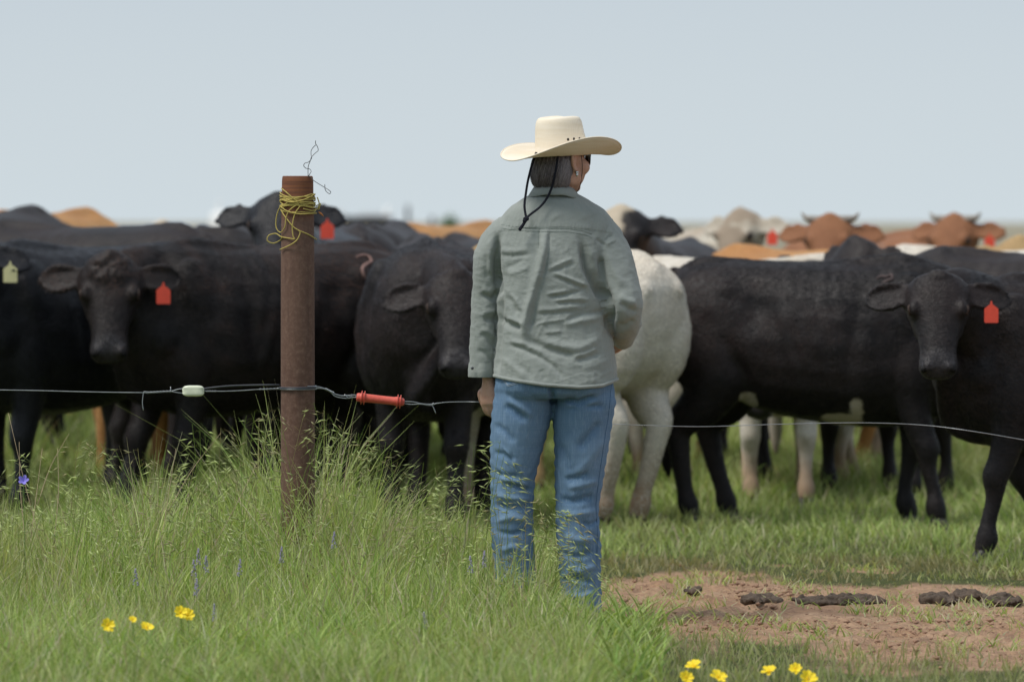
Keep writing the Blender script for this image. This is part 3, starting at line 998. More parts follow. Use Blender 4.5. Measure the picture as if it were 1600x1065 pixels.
brand(cow_b, body_b, [(556, 402), (566, 399), (576, 401), (580, 409), (572, 414), (566, 420), (568, 430), (574, 437), (584, 441), (594, 440)], 26.8, SCAR)
brand(cow_e, body_e, [(1370, 436), (1376, 432), (1386, 433), (1393, 430), (1394, 436), (1384, 440), (1378, 444)], 25.6, SCAR2)

# the herd behind: three standing poses shared by many animals
def pose(face_rel, poll, pitch, legs, **kw):
    return cow_mesh('cow_body', poll, R(face_rel), R(pitch), legs, voxel=0.019, **kw)


LW = [(0.08, 0), (-0.06, 0), (-0.08, 0), (0.08, 0)]
POSE = {
    'side': pose(0, (1.02, 0.0, 1.22), 50, LW, dewlap=1.0),                                    # looking ahead
    'low': pose(-20, (1.05, -0.05, 0.92), 62, LW, dewlap=1.0),                                    # head low
    'left': pose(70, (0.90, 0.22, 1.34), 60, LW, ear_droop=0.0, patch=[((0.22, 0.0), (0.14, 0.4, 0.2)), ((0.05, 0), 0.12), ((0.35, 0), 0.13)]),     # head turned to its left
    'right': pose(-70, (0.90, -0.22, 1.34), 60, LW, ear_droop=0.0, patch=[((0.05, 0), 0.12), ((0.2, 0), 0.13), ((0.35, 0), 0.13)]),
    'split': pose(0, (0.98, 0.0, 1.40), 58, LW, ear_droop=0.05, patch=[((-0.02, -0.045), 0.105), ((0.13, -0.055), 0.11), ((0.29, -0.05), 0.10)]),      # white on one side of the face
    'front': pose(0, (0.98, 0.0, 1.40), 58, LW, ear_droop=0.05, patch=[((0.05, 0), 0.12), ((0.2, 0), 0.13), ((0.35, 0), 0.13)]),      # head high, straight on
}


def bg(pose_name, px, d, deg, scale, coat, label, **kw):
    me, fr = POSE[pose_name]
    kw.setdefault('detail', False)
    return place_cow(px, d, R(deg), scale, me, fr, coat, label, **kw)


# left side, back to front
bg('low', 6, 33.5, 72, 1.155, 'brownblack', 'dark brown rump at the upper left corner of the herd')
bg('low', 84, 36, 66, 1.15, 'tan', 'orange tan cow whose arched back shows at the far left')
bg('low', 110, 30.2, 152, 1.105, 'black', 'black cow just behind the blue-black one at left')
bg('low', 245, 31.5, 6, 1.07, 'brownblack', 'long brown-black cow back left of the post, behind the front row')
bg('front', 300, 38, 262, 0.985, 'piebald', 'cow with pale poll peeking over the herd left of the post')
bg('low', 360, 33.5, 78, 1.085, 'brownblack', 'brownish cow rump directly left of the post top')
bg('front', 492, 30.0, 262, 1.075, 'blueblack', 'tall blue-black cow looking over the herd behind the post, red tag', detail=True, tagmat=TAG_RED)
bg('low', 533, 31.6, 100, 1.10, 'black', 'black rump right of the post, next to the red tagged ear')
bg('low', 606, 33.2, 84, 1.09, 'black', 'black rump right of the post, farther back in the herd')
bg('low', 715, 39.0, 62, 1.10, 'tan', 'orange cow back seen left of the woman')
bg('low', 668, 31.0, 96, 1.035, 'brownblack', 'low dark rump beneath the orange back, left of the woman')
bg('low', 610, 29.3, 20, 0.985, 'black', 'low black back between post and woman, behind the broad cow')
bg('low', 745, 34.5, 110, 1.03, 'black', 'dark rump just left of the woman\'s shoulder')
bg('front', 836, 29.5, 255, 0.90, 'straw', 'cow with tan rimmed ear peeking out left of the woman')
bg('low', 60, 28.6, 12, 0.96, 'black', 'black cow filling the gap beneath the far left pair')
bg('low', 330, 28.4, 186, 0.97, 'brownblack', 'dark cow standing right behind the curly polled cow')
bg('low', 520, 28.9, 250, 0.96, 'black', 'black cow standing behind the post, mostly hidden')
bg('low', 205, 30.6, 95, 1.02, 'tan', 'tan cow of which only the legs show left of the post')
# right side
bg('split', 1040, 31.5, 255, 1.03, 'piebald', 'black cow with half white face right behind the woman\'s shoulder')
bg('low', 1095, 40, 75, 1.07, 'black', 'distant dark rump right of the woman')
bg('right', 1082, 37.0, 300, 1.075, 'dun', 'buff white cow with brownish face and red tag facing the camera', detail=True, tagmat=TAG_RED)
bg('front', 1345, 34.0, 256, 1.0, 'red', 'red-brown horned cow facing the camera, left one of two', horns=True, detail=True)
bg('low', 1222, 31.5, 130, 0.985, 'tan', 'orange tan cow back in front of the left horned cow')
bg('low', 1200, 29.5, 12, 0.965, 'white', 'white cow back strip behind the long black cow')
bg('right', 1292, 29.3, 290, 0.965, 'black', 'black cow peering over the long black cow\'s shoulder')
bg('right', 1372, 37.0, 310, 1.05, 'red', 'red-brown horned cow facing the camera, right one of two', horns=True, detail=True, tagmat=TAG_RED)
bg('low', 1515, 31.5, 165, 0.985, 'white', 'white cow back below the right horned cow')
bg('front', 1572, 33.0, 270, 0.92, 'straw', 'straw coloured cow poll at the right side of the herd')
bg('low', 1590, 28.2, 172, 1.0, 'black', 'black cow back at the right edge behind the tagged cow')
bg('low', 1215, 28.4, 268, 0.93, 'white', 'white legged cow standing beyond the long black cow')

# ------------------------------------------------------------------ the woman at the fence
WD = 20.0
WX = (868 - 800) / FPX * WD


def w3(px, py, y=0.0):
    """pixel at the woman's depth (plus y) in her own space"""
    p = P(px, py, WD + y)
    return np.array((p.x - WX, y, p.z))


def wz(py): return w3(868, py)[2]


K = FPX / WD     # pixels per metre here
person = empty('person', (WX, WD, 0), 0, 'woman seen from behind in straw cowboy hat, sage green shirt and blue jeans', 'person')


def stroke_field(V, N, strokes, back=True):
    """height added by traced cloth folds; strokes: (points in pixels, width px, amplitude mm)"""
    D = np.zeros(len(V))
    px = 868 + V[:, 0] * K
    z = V[:, 2]
    facing = smoothstep(0.05, -0.25, N[:, 1]) if back else np.ones(len(V))
    for pts, wpx, amp in strokes:
        Q = np.array([(868 + w3(a, b)[0] * K, w3(a, b)[2] * K) for a, b in pts])
        X = np.stack([px, z * K], -1)
        best = np.full(len(V), 1e9); along = np.zeros(len(V))
        seg = np.linalg.norm(np.diff(Q, axis=0), axis=1); tot = seg.sum(); acc = 0
        for i in range(len(Q) - 1):
            ab = Q[i + 1] - Q[i]
            t = np.clip(((X - Q[i]) @ ab) / (ab @ ab), 0, 1)
            d = np.linalg.norm(X - Q[i] - t[:, None] * ab, axis=1)
            m = d < best
            best[m] = d[m]; along[m] = ((acc + t * seg[i]) / tot)[m]
            acc += seg[i]
        taper = smoothstep(-0.02, 0.22, along) * smoothstep(1.02, 0.78, along)
        D += amp * 0.001 * np.exp(-(best / wpx) ** 2) * taper * facing
    return D


def soft_wrinkles(V, seed, freq=(9, 5), amp=0.003):
    ang = np.arctan2(V[:, 1], V[:, 0])
    a = 1 - np.abs(2 * noise2(ang * freq[0] + V[:, 2] * 6, V[:, 2] * freq[1] * 4, seed) - 1)
    b = 1 - np.abs(2 * noise2(ang * freq[0] * 2 - V[:, 2] * 14, V[:, 2] * freq[1] * 7, seed + 5) - 1)
    return amp * (a ** 2 + 0.45 * b ** 2 - 0.6)


# ---- cloth and skin materials
m = Mat('sage_cotton_twill', 0.85, 0.15)
wv = m.noise(5, 4, 0.6)
fine = m.noise(420, 2, 0.6, m.mapping((1, 1, 0.5)))
c = m.mix(m.fl(wv, 0.3, 0.7), (0.252, 0.275, 0.255), (0.308, 0.332, 0.310))
c = m.mix(m.math('MULTIPLY', m.fl(fine, 0.3, 0.7), 0.25), c, (0.225, 0.26, 0.235))
m.color(c); m.b.inputs['Sheen Weight'].default_value = 0.15
b1 = m.bump(fine, 0.25, 0.0012)
m.bump(m.noise(38, 5, 0.6, m.mapping((1, 1, 2.2), (0, 0.5, 0)), 0.6), 0.30, 0.006, b1)
SHIRT = m.m
THREAD = plain('sage_thread', (0.30, 0.345, 0.31), 0.9, 0.1)
m = Mat('washed_blue_denim', 0.9, 0.12)
st = m.noise(1.0, 4, 0.65, m.mapping((260, 260, 5)))
st2 = m.noise(1.0, 3, 0.6, m.mapping((60, 60, 60)))
hz = m.noise(1.0, 2, 0.5, m.mapping((9, 9, 420)))
big = m.noise(7, 4, 0.6)
fade = m.split(m.attr('fade'))[0]
c = m.mix(m.fl(big, 0.3, 0.7), (0.082, 0.150, 0.248), (0.115, 0.200, 0.310))
c = m.mix(fade, c, (0.170, 0.262, 0.375))
c = m.mix(m.math('MULTIPLY', m.fl(st, 0.50, 0.72), 0.55), c, (0.26, 0.36, 0.48))
c = m.mix(m.math('MULTIPLY', m.fl(hz, 0.5, 0.75), 0.22), c, (0.055, 0.11, 0.20))
m.color(c)
b1 = m.bump(st, 0.3, 0.0012)
m.bump(m.noise(30, 4, 0.6, None, 0.5), 0.25, 0.006, b1)
DENIM = m.m
STITCH = plain('pale_stitching', (0.30, 0.36, 0.42), 0.9, 0.1)
m = Mat('weathered_skin', 0.5, 0.35)
c = m.mix(m.fl(m.noise(25, 5), 0.3, 0.7), (0.50, 0.285, 0.205), (0.57, 0.345, 0.255))
c = m.mix(m.math('MULTIPLY', m.fl(m.noise(120, 3), 0.5, 0.7), 0.4), c, (0.36, 0.165, 0.115))
m.color(c); m.b.inputs['Subsurface Weight'].default_value = 0.12
m.b.inputs['Subsurface Radius'].default_value = (0.012, 0.005, 0.003)
m.bump(m.noise(160, 3), 0.25, 0.0015)
SKIN = m.m
m = Mat('palm_straw', 0.75, 0.2)
wa = m.n('ShaderNodeTexWave', Scale=90.0, Distortion=1.5, Detail=2.0); m.l(m.tc.outputs['Object'], wa.inputs[0])
wa.bands_direction = 'Z'
wb = m.n('ShaderNodeTexWave', Scale=90.0, Distortion=1.0, Detail=2.0); m.l(m.mapping((1, 1, 0.2), (0, 0, 0.5)), wb.inputs[0])
wc = m.math('MULTIPLY', wa.outputs['Fac'], wb.outputs['Fac'])
lay = m.noise(1, 4, 0.6, m.mapping((5, 5, 60)))
c = m.mix(m.fl(lay, 0.35, 0.65), (0.87, 0.79, 0.66), (0.80, 0.70, 0.54))
c = m.mix(m.math('MULTIPLY', wc, 0.25), c, (0.60, 0.48, 0.33))
m.color(c); m.bump(wc, 0.25, 0.0012)
STRAW = m.m
CORD = plain('black_cord', (0.014, 0.015, 0.022), 0.8, 0.15)
BLACK_PLASTIC = plain('black_plastic', (0.010, 0.009, 0.009), 0.25, 0.5)
LENS = plain('dark_lens', (0.016, 0.012, 0.010), 0.06, 0.7)
SILVER = plain('silver', (0.62, 0.62, 0.62), 0.2, 0.5, 1.0)
LEATHER = plain('brown_leather', (0.10, 0.055, 0.03), 0.5, 0.4, bump=0.3)
m = Mat('grey_brown_hair', 0.45, 0.35)
hc = m.attr('tint')
m.color(hc); m.b.inputs['Anisotropic'].default_value = 0.5
HAIR = m.m

# ---- skin: one continuous body, slim under the clothes
TH = math.radians(49)                       # her head is turned to her right
hf = np.array((math.sin(TH), math.cos(TH), -0.04)); hf /= np.linalg.norm(hf)
hl = np.array((-math.cos(TH), math.sin(TH), 0.0))
hu = np.cross(hf, hl); hu /= np.linalg.norm(hu)
HC = w3(877, 250, 0.01)                     # middle of the skull
def hp(f, l, u): return HC + hf * f + hl * l + hu * u


g = Geo()
def ring(c, rx, ry): return (c, (rx, 0, 0), (0, ry, 0))
g.loft([ring(w3(866, 330), 0.14, 0.075), ring(w3(866, 360), 0.165, 0.09), ring(w3(866, 440), 0.15, 0.10), ring(w3(866, 520), 0.14, 0.10), ring(w3(866, 580), 0.16, 0.105), ring(w3(866, 604), 0.13, 0.08)], 18)
g.loft([(w3(866, 335), (0.075, 0, 0), (0, 0.07, 0)), (w3(868, 310, 0.0), (0.056, 0, 0), (0, 0.056, 0)), (w3(874, 285, 0.008), (0.054, 0, 0), (0, 0.056, 0)), (hp(-0.01, 0, -0.03), (0.052, 0, 0), (0, 0.055, 0))], 16)
for s, xs, xs2 in ((-1, 814, 800), (1, 911, 903)):
    g.tube([w3(xs, 615), w3(xs * 0.5 + xs2 * 0.5, 690), w3(xs2, 780), w3(xs2 + 1, 860), w3(xs2 + 5, 945)], [0.075, 0.065, 0.052, 0.048, 0.036], ref=(0, 1, 0))
    g.tube([w3(xs2 + 4, 935), w3(xs2 + 4, 955, 0.02), w3(xs2 + 4, 957, 0.14)], [0.038, 0.036, 0.03], ref=(0, 0, 1))
LW3 = [w3(806, 370, 0.01), w3(772, 405, 0.03), w3(761, 470, 0.045), w3(757, 530, 0.045), w3(757, 585, 0.045)]
g.tube(LW3, [0.055, 0.045, 0.036, 0.034, 0.026], ref=(0, 1, 0), n=12)
RW = [w3(930, 368), w3(957, 410), w3(972, 486, 0.0), w3(974, 510, 0.12), w3(970, 528, 0.26)]
g.tube(RW, [0.055, 0.045, 0.040, 0.034, 0.024], ref=(0, 0, 1), n=12)
# skull, jaw, nose, chin, cheeks, lips
g.blob(hp(0.002, 0, 0.012), (0.088, 0.073, 0.078), [hf, hl, hu], 20, 14)
g.blob(hp(0.032, 0, -0.028), (0.064, 0.066, 0.084), [hf, hl, hu], 18, 12)
g.blob(hp(0.058, 0, -0.092), (0.028, 0.030, 0.022), [hf, hl, hu])
g.loft([(hp(0.082, 0, 0.02), hl * 0.010, hf * 0.012), (hp(0.098, 0, -0.012), hl * 0.012, hf * 0.014), (hp(0.108, 0, -0.030), hl * 0.016, hf * 0.014), (hp(0.095, 0, -0.042), hl * 0.012, hf * 0.010)], 12)
g.blob(hp(0.085, 0, -0.058), (0.014, 0.024, 0.007), [hf, hl, hu]); g.blob(hp(0.083, 0, -0.071), (0.013, 0.021, 0.007), [hf, hl, hu])
g.blob(hp(0.080, 0, 0.030), (0.018, 0.052, 0.010), [hf, hl, hu])
for s in (-1, 1):
    g.blob(hp(0.052, s * 0.046, -0.022), (0.037, 0.028, 0.030), [hf, hl, hu])
    g.blob(hp(0.010, s * 0.056, -0.058), (0.042, 0.018, 0.034), [hf, hl, hu])
    # ear: shell and rim
    e0 = lambda f_, u_, o_=0.0: hp(-0.004 + f_, s * (0.078 + o_), -0.008 + u_)
    g.tube([e0(0.010, 0.012, -0.006), e0(0.010, 0.030, 0.002), e0(-0.006, 0.038, 0.008), e0(-0.022, 0.026, 0.012), e0(-0.022, 0.004, 0.010), e0(-0.010, -0.018, 0.004), e0(0.004, -0.030, 0.0), e0(0.010, -0.018, -0.004)],
           [0.005, 0.0055, 0.006, 0.006, 0.006, 0.006, 0.009, 0.006], ref=hl, n=8)
    g.blob(e0(-0.006, 0.004, -0.002), (0.016, 0.006, 0.026), [hf, hl, hu])


def hand(g, wrist, down, back, thumb_side, curl=0.5, size=1.0):
    """palm, four jointed fingers and a thumb. down: wrist to knuckles; back: out of the back of the hand"""
    d = np.array(down, float); d /= np.linalg.norm(d)
    b = np.array(back, float); b -= b @ d * d; b /= np.linalg.norm(b)
    s = np.cross(d, b) * thumb_side
    w = np.array(wrist, float)
    S_ = size
    g.loft([(w - d * 0.03, s * 0.026 * S_, b * 0.021 * S_), (w, s * 0.027 * S_, b * 0.020 * S_), (w + d * 0.03 * S_, s * 0.036 * S_, b * 0.018 * S_), (w + d * 0.065 * S_, s * 0.041 * S_, b * 0.016 * S_), (w + d * 0.088 * S_, s * 0.040 * S_, b * 0.012 * S_)], 14)
    for i, (off, ln) in enumerate(((0.030, 0.070), (0.0105, 0.080), (-0.010, 0.074), (-0.029, 0.058))):
        k0 = w + d * (0.080 - 0.004 * abs(i - 1)) * S_ + s * off * S_
        c = curl * (1 + 0.12 * i)
        dirs = []
        ang = 0.15 + c * 0.35
        for L_, da in ((0.45, 0.0), (0.32, 0.75 * c), (0.23, 0.6 * c)):
            ang += da
            dirs.append((d * math.cos(ang) - b * math.sin(ang)) * ln * L_ * S_)
        pts = [k0 - d * 0.02, k0]
        for v in dirs: pts.append(pts[-1] + v)
        r = 0.0088 * S_ * (1 - 0.08 * (i == 3))
        g.tube(pts, [r, r * 1.08, r, r * 0.92, r * 0.7], ref=s, n=10)
    t0 = w + d * 0.022 * S_ + s * 0.026 * S_ - b * 0.006
    g.tube([t0 - s * 0.012, t0 + s * 0.016 + d * 0.018, t0 + s * 0.022 + d * 0.048 - b * 0.012, t0 + s * 0.016 + d * 0.074 - b * 0.022], [0.013, 0.0125, 0.0105, 0.008], ref=b, n=10)


hand(g, w3(763, 597, 0.045), (0.015, 0.0, -1), (-0.62, -0.78, 0.0), 1, 0.5, 0.9)
hand(g, w3(968, 529, 0.275), (-0.55, 0.8, -0.05), (0.5, 0.3, 0.8), 1, 0.8, 0.97)
body_me = remesh(g, 'skin', 0.0048, 3, 0.5)
link('body', body_me, person, SKIN)

# ---- jeans
g = Geo()
Rg = lambda px, py, rx, ry, y=0.0: (w3(px, py, y), (rx, 0, 0), (0, ry, 0))
g.loft([Rg(867, 560, 0.190, 0.130), Rg(867, 585, 0.205, 0.145), Rg(866, 600, 0.210, 0.152, -0.005), Rg(866, 612, 0.208, 0.150, -0.005), Rg(866, 622, 0.195, 0.13)], 30, 3, sq=2.2)
for s in (-1, 1):
    g.blob(w3(866 + s * 43, 600, -0.045), (0.095, 0.108, 0.085), None, 18, 12)
g.loft([Rg(822, 590, 0.10, 0.125), Rg(818, 625, 0.106, 0.125), Rg(815, 650, 0.106, 0.118), Rg(807, 700, 0.093, 0.104), Rg(802, 745, 0.079, 0.090), Rg(800, 790, 0.074, 0.083), Rg(801, 840, 0.074, 0.084),
        Rg(805, 890, 0.071, 0.082), Rg(809, 935, 0.070, 0.084), Rg(811, 958, 0.070, 0.086)], 24, 4)
g.loft([Rg(910, 590, 0.10, 0.125), Rg(914, 625, 0.108, 0.125), Rg(911, 650, 0.106, 0.118), Rg(908, 700, 0.094, 0.104), Rg(905, 745, 0.085, 0.092), Rg(902, 790, 0.076, 0.083), Rg(904, 840, 0.077, 0.084),
        Rg(906, 890, 0.073, 0.082), Rg(909, 935, 0.068, 0.084), Rg(910, 960, 0.067, 0.086)], 24, 4)
jm = remesh(g, 'jeans', 0.0048, 5, 0.5)
V, N = coords(jm), normals(jm)
JF = [([(879, 623), (901, 627), (933, 616)], 4, -8), ([(883, 637), (915, 631), (948, 634)], 5, -6), ([(878, 630), (905, 634), (935, 624)], 4, 5), ([(860, 598), (862, 612), (865, 632)], 4, -12),
      ([(787, 630), (805, 642), (824, 656)], 6, -6), ([(790, 622), (812, 634), (835, 650)], 5, 4), ([(772, 660), (790, 672), (806, 690)], 6, -4), ([(781, 691), (805, 720), (830, 757)], 1.8, 3),
      ([(770, 705), (785, 708), (806, 718)], 5, -5), ([(772, 735), (790, 742), (812, 741)], 4, -5), ([(790, 752), (806, 757), (833, 766)], 4, -10), ([(778, 743), (800, 750), (828, 757)], 4, 6),
      ([(768, 770), (795, 776), (832, 778)], 4, 5), ([(768, 786), (798, 792), (834, 788)], 5, -7), ([(775, 812), (800, 806), (826, 812)], 5, 5), ([(772, 828), (800, 832), (828, 824)], 4, -5), ([(778, 860), (800, 852), (830, 862)], 5, 5),
      ([(946, 680), (922, 712), (898, 745)], 8, 5), ([(879, 748), (898, 745), (922, 736)], 5, -6), ([(901, 702), (918, 682), (940, 655)], 7, -6), ([(875, 690), (888, 720), (893, 740)], 7, -3), ([(885, 760), (905, 757), (935, 748)], 5, 5),
      ([(872, 777), (895, 782), (932, 772)], 6, -6), ([(873, 800), (900, 802), (936, 795)], 6, 5), ([(905, 812), (922, 818), (940, 810)], 4, -6), ([(880, 835), (905, 842), (938, 836)], 6, 5), ([(915, 828), (930, 836), (940, 850)], 4, -5),
      ([(872, 862), (900, 868), (930, 858)], 5, -6), ([(885, 885), (905, 890), (936, 880)], 5, 5), ([(875, 905), (900, 900), (930, 908)], 4, -6), ([(885, 925), (905, 930), (930, 922)], 4, 6),
      ([(962, 600), (955, 660), (945, 720), (937, 790), (939, 860)], 1.6, 3), ([(775, 600), (770, 680), (769, 760), (768, 850)], 1.6, 3)]
D = stroke_field(V, N, JF) * 1.35 + soft_wrinkles(V, 31, (7, 4), 0.0026) * smoothstep(wz(640), wz(760), V[:, 2]) + soft_wrinkles(V, 37, (5, 3), 0.0015)
# worn side seams ripple
D += 0.0018 * np.sin(V[:, 2] * 150) * np.exp(-(N[:, 1] / 0.25) ** 2)
V = V + N * D[:, None]
set_coords(jm, V)
fd = np.clip(0.35 + D * 70, 0, 1) * (0.35 + 0.65 * smoothstep(0.2, -0.8, N[:, 1]))
fd = np.clip(fd + 0.25 * smoothstep(wz(620), wz(690), V[:, 2]) * smoothstep(wz(800), wz(700), V[:, 2]), 0, 1)
set_col(jm, 'fade', np.stack([fd, fd, fd, np.ones_like(fd)], -1))
jeans = link('jeans', jm, person, DENIM)


def surf_line(me, pts, r, name, parent, mat, lift=0.0008, n=5, sub=2, flat=None):
    """thread or ribbon lying on a surface, traced from the photo at her depth"""
    bvh = BVHTree.FromPolygons([v.co[:] for v in me.vertices], [p.vertices[:] for p in me.polygons])
    path = []
    for px, py in pts:
        q = w3(px, py, -0.6)
        hit = bvh.ray_cast(Vector(q), Vector((0, 1, 0)))
        if hit[0] is not None: path.append(np.array(hit[0]) + np.array((0, -1.0, 0)) * lift)
    if len(path) < 2: return None
    g = Geo(); g.tube(path, [flat or r] * len(path), n=n, sub=sub)
    return link(name, g.mesh(name), parent, mat)


def dense(pts, step=4.0):
    out = []
    for (a, b), (c_, d_) in zip(pts[:-1], pts[1:]):
        k = max(1, int(math.hypot(c_ - a, d_ - b) / step))
        for i in range(k): out.append((a + (c_ - a) * i / k, b + (d_ - b) * i / k))
    out.append(pts[-1]); return out


for off in (0, 2.2):
    surf_line(jm, dense([(776, 590 + off), (794, 607 + off), (819, 600 + off), (820, 592 + off)]), 0.0011, 'pocket_stitching', jeans, STITCH)
    surf_line(jm, dense([(905, 600 + off), (932, 608 + off), (952, 596 + off), (953, 590)]), 0.0011, 'pocket_stitching', jeans, STITCH)
surf_line(jm, dense([(960, 604), (956, 650), (948, 700), (941, 750), (935, 800), (938, 850), (936, 900)]), 0.0018, 'side_seam', jeans, DENIM)
# boots
for xs in (812, 911):
    g = Geo()
    g.tube([w3(xs, 935, 0.0), w3(xs, 952, 0.0), w3(xs, 966, 0.0)], [(0.045, 0.05), (0.038, 0.046), (0.036, 0.05)], n=14)
    g.tube([w3(xs, 961, -0.04), w3(xs, 958, 0.05), w3(xs, 962, 0.14), w3(xs, 964, 0.20)], [(0.034, 0.036), (0.042, 0.042), (0.043, 0.028), (0.024, 0.016)], ref=(1, 0, 0), n=14)
    g.tube([w3(xs, 966, -0.045), w3(xs, 968, -0.04)], [(0.034, 0.034), (0.03, 0.03)], n=10)
    link('boot', g.mesh('boot'), person, LEATHER)

# ---- shirt
g = Geo()
g.loft([Rg(868, 296, 0.062, 0.060), Rg(867, 304, 0.078, 0.072), Rg(867, 312, 0.112, 0.090, 0.002), Rg(868, 328, 0.168, 0.112, 0.004), Rg(868, 348, 0.200, 0.126, 0.004), Rg(866, 380, 0.208, 0.138), Rg(864, 420, 0.195, 0.145, -0.004), Rg(863, 470, 0.194, 0.150, -0.002),
        Rg(866, 520, 0.202, 0.152, 0.0), Rg(867, 565, 0.212, 0.160, -0.003), Rg(868, 605, 0.217, 0.170, -0.006), Rg(868, 632, 0.218, 0.172, -0.006)], 40, 4, sq=2.3)
g.tube([w3(815, 352), w3(793, 367, 0.01), w3(769, 402, 0.03), w3(760, 455, 0.045), w3(757, 500, 0.045), w3(755, 545, 0.045), w3(754, 580, 0.045)], [(0.050, 0.075), (0.070, 0.082), (0.064, 0.080), (0.049, 0.066), (0.048, 0.062), (0.047, 0.058), (0.044, 0.052)], n=24)
g.tube([w3(908, 350), w3(932, 366), w3(953, 402, -0.012), w3(965, 445, -0.035), w3(973, 476, -0.055), w3(975, 500, 0.0), w3(974, 511, 0.09), w3(973, 521, 0.20)],
       [(0.050, 0.075), (0.074, 0.085), (0.078, 0.086), (0.074, 0.082), (0.070, 0.072), (0.060, 0.066), (0.054, 0.056), (0.046, 0.046)], ref=(0, 1, 0.6), n=24)
sm = remesh(g, 'shirt', 0.0042, 4, 0.5)
V, N = coords(sm), normals(sm)
SF = [([(842, 357), (842, 390)], 1.6, -4), ([(859, 356), (857, 388), (851, 424), (846, 442)], 2.2, -8), ([(850, 352), (850, 390), (842, 425), (835, 455), (827, 480), (821, 505), (818, 540)], 7, 20), ([(845, 430), (838, 460), (832, 490), (830, 520)], 6, -12),
      ([(775, 360), (777, 388), (775, 408), (778, 440), (784, 462)], 5, -26), ([(783, 368), (787, 400), (790, 430)], 6, 5), ([(765, 372), (765, 400), (766, 430)], 5, 5), ([(784, 455), (781, 490), (779, 530), (777, 565), (776, 590)], 4.5, -18),
      ([(905, 366), (911, 398), (917, 422), (930, 446), (941, 464), (951, 484), (952, 506), (958, 530)], 6.5, -32), ([(904, 372), (905, 400), (909, 425), (920, 450)], 5, 6), ([(936, 395), (940, 425), (946, 456), (952, 478)], 5, -16), ([(921, 385), (928, 405), (933, 430)], 6, 5),
      ([(946, 392), (957, 420), (974, 450)], 6, 6), ([(975, 400), (986, 440), (990, 470)], 7, 3), ([(853, 421), (875, 411), (896, 402)], 3, 4.5), ([(855, 427), (880, 418), (900, 410)], 3, -3.5), ([(862, 424), (890, 435), (920, 447)], 2.6, 6), ([(860, 430), (888, 441), (915, 453)], 3, -4),
      ([(778, 398), (800, 400), (832, 397)], 3.5, -4.5), ([(780, 390), (805, 393), (828, 388)], 4, 3), ([(787, 420), (805, 412), (822, 402)], 4, -4), ([(792, 428), (812, 424), (830, 414)], 4, 3.5), ([(851, 459), (868, 456), (888, 453)], 2.6, 5), ([(855, 464), (880, 461), (914, 451)], 2.8, -6),
      ([(862, 469), (885, 467), (905, 465), (924, 468)], 2.6, 4), ([(866, 474), (890, 472), (920, 474)], 3, -4), ([(828, 491), (860, 489), (900, 486), (935, 478)], 4, -4), ([(832, 484), (865, 482), (905, 477)], 4, 3.5), ([(781, 499), (798, 507), (818, 512)], 5, -12), ([(790, 494), (806, 500), (820, 507)], 4, 7),
      ([(790, 460), (800, 474), (810, 492)], 5, -6.5), ([(797, 456), (808, 470), (818, 486)], 4, 5), ([(789, 536), (815, 543), (846, 557), (868, 573), (884, 594)], 3.6, -7), ([(795, 530), (822, 537), (852, 550)], 4, 5), ([(818, 528), (850, 541), (878, 550), (902, 554)], 6, -10),
      ([(838, 530), (875, 540), (905, 543), (925, 533), (943, 520)], 7, 8), ([(883, 500), (905, 492), (930, 487), (954, 485)], 4.5, -8), ([(880, 507), (905, 500), (935, 497)], 5, 6), ([(850, 518), (878, 516)], 2.4, 3.5), ([(825, 512), (845, 503), (885, 497)], 2.4, 4), ([(893, 556), (912, 552), (934, 542)], 3, 4.5),
      ([(897, 562), (915, 558), (940, 550)], 4, -5), ([(905, 575), (930, 568), (952, 560)], 6, 4), ([(785, 560), (805, 572), (822, 590)], 5, 4), ([(800, 565), (820, 575), (836, 592)], 5, -3.5), ([(845, 575), (852, 592)], 5, -3), ([(920, 580), (928, 598)], 6, 3), ([(835, 535), (848, 505), (862, 482)], 3, 2.5),
      ([(748, 458), (758, 463), (770, 466), (786, 447)], 4.5, -11), ([(752, 450), (764, 455), (776, 446)], 5, 6), ([(755, 500), (768, 498), (784, 500)], 6, -9), ([(752, 488), (766, 486), (780, 484)], 5, 5), ([(761, 395), (760, 420), (762, 440)], 4, -5), ([(748, 520), (762, 530), (775, 545)], 5, -5), ([(750, 512), (765, 519), (777, 530)], 4, 5), ([(745, 545), (758, 552), (772, 568)], 4, -5),
      ([(948, 448), (956, 475), (958, 505)], 6, -9), ([(968, 470), (980, 482), (996, 486)], 5, -8), ([(965, 460), (980, 470), (995, 474)], 5, 6), ([(962, 505), (975, 508), (992, 498)], 4, -7), ([(930, 372), (940, 380), (948, 384)], 2.6, -5), ([(944, 378), (951, 370), (959, 368)], 2.4, -5), ([(945, 384), (954, 378), (962, 374)], 2.2, 4), ([(783, 330), (790, 345), (787, 356)], 6, -3),
      ([(860, 345), (868, 338), (880, 334)], 4, 3), ([(925, 332), (928, 352), (925, 372)], 6, -4), ([(890, 318), (905, 330), (918, 345)], 8, 3)]
D = stroke_field(V, N, SF) * 0.95
side = 1 - smoothstep(0.1, -0.3, N[:, 1])
D += soft_wrinkles(V, 3, (8, 4), 0.0045) * side + soft_wrinkles(V, 13, (8, 5), 0.0016)
# crumpled ridges at a finer scale across the back
xx, zz = V[:, 0], V[:, 2]
r1 = 1 - np.abs(2 * noise2(xx * 16 + zz * 9, zz * 34 - xx * 12, 77) - 1)
r2 = 1 - np.abs(2 * noise2(xx * 30 - zz * 12, zz * 50 + xx * 20, 78) - 1)
D += (0.0012 * r1 ** 3 + 0.0009 * r2 ** 3) * smoothstep(wz(330), wz(400), zz)
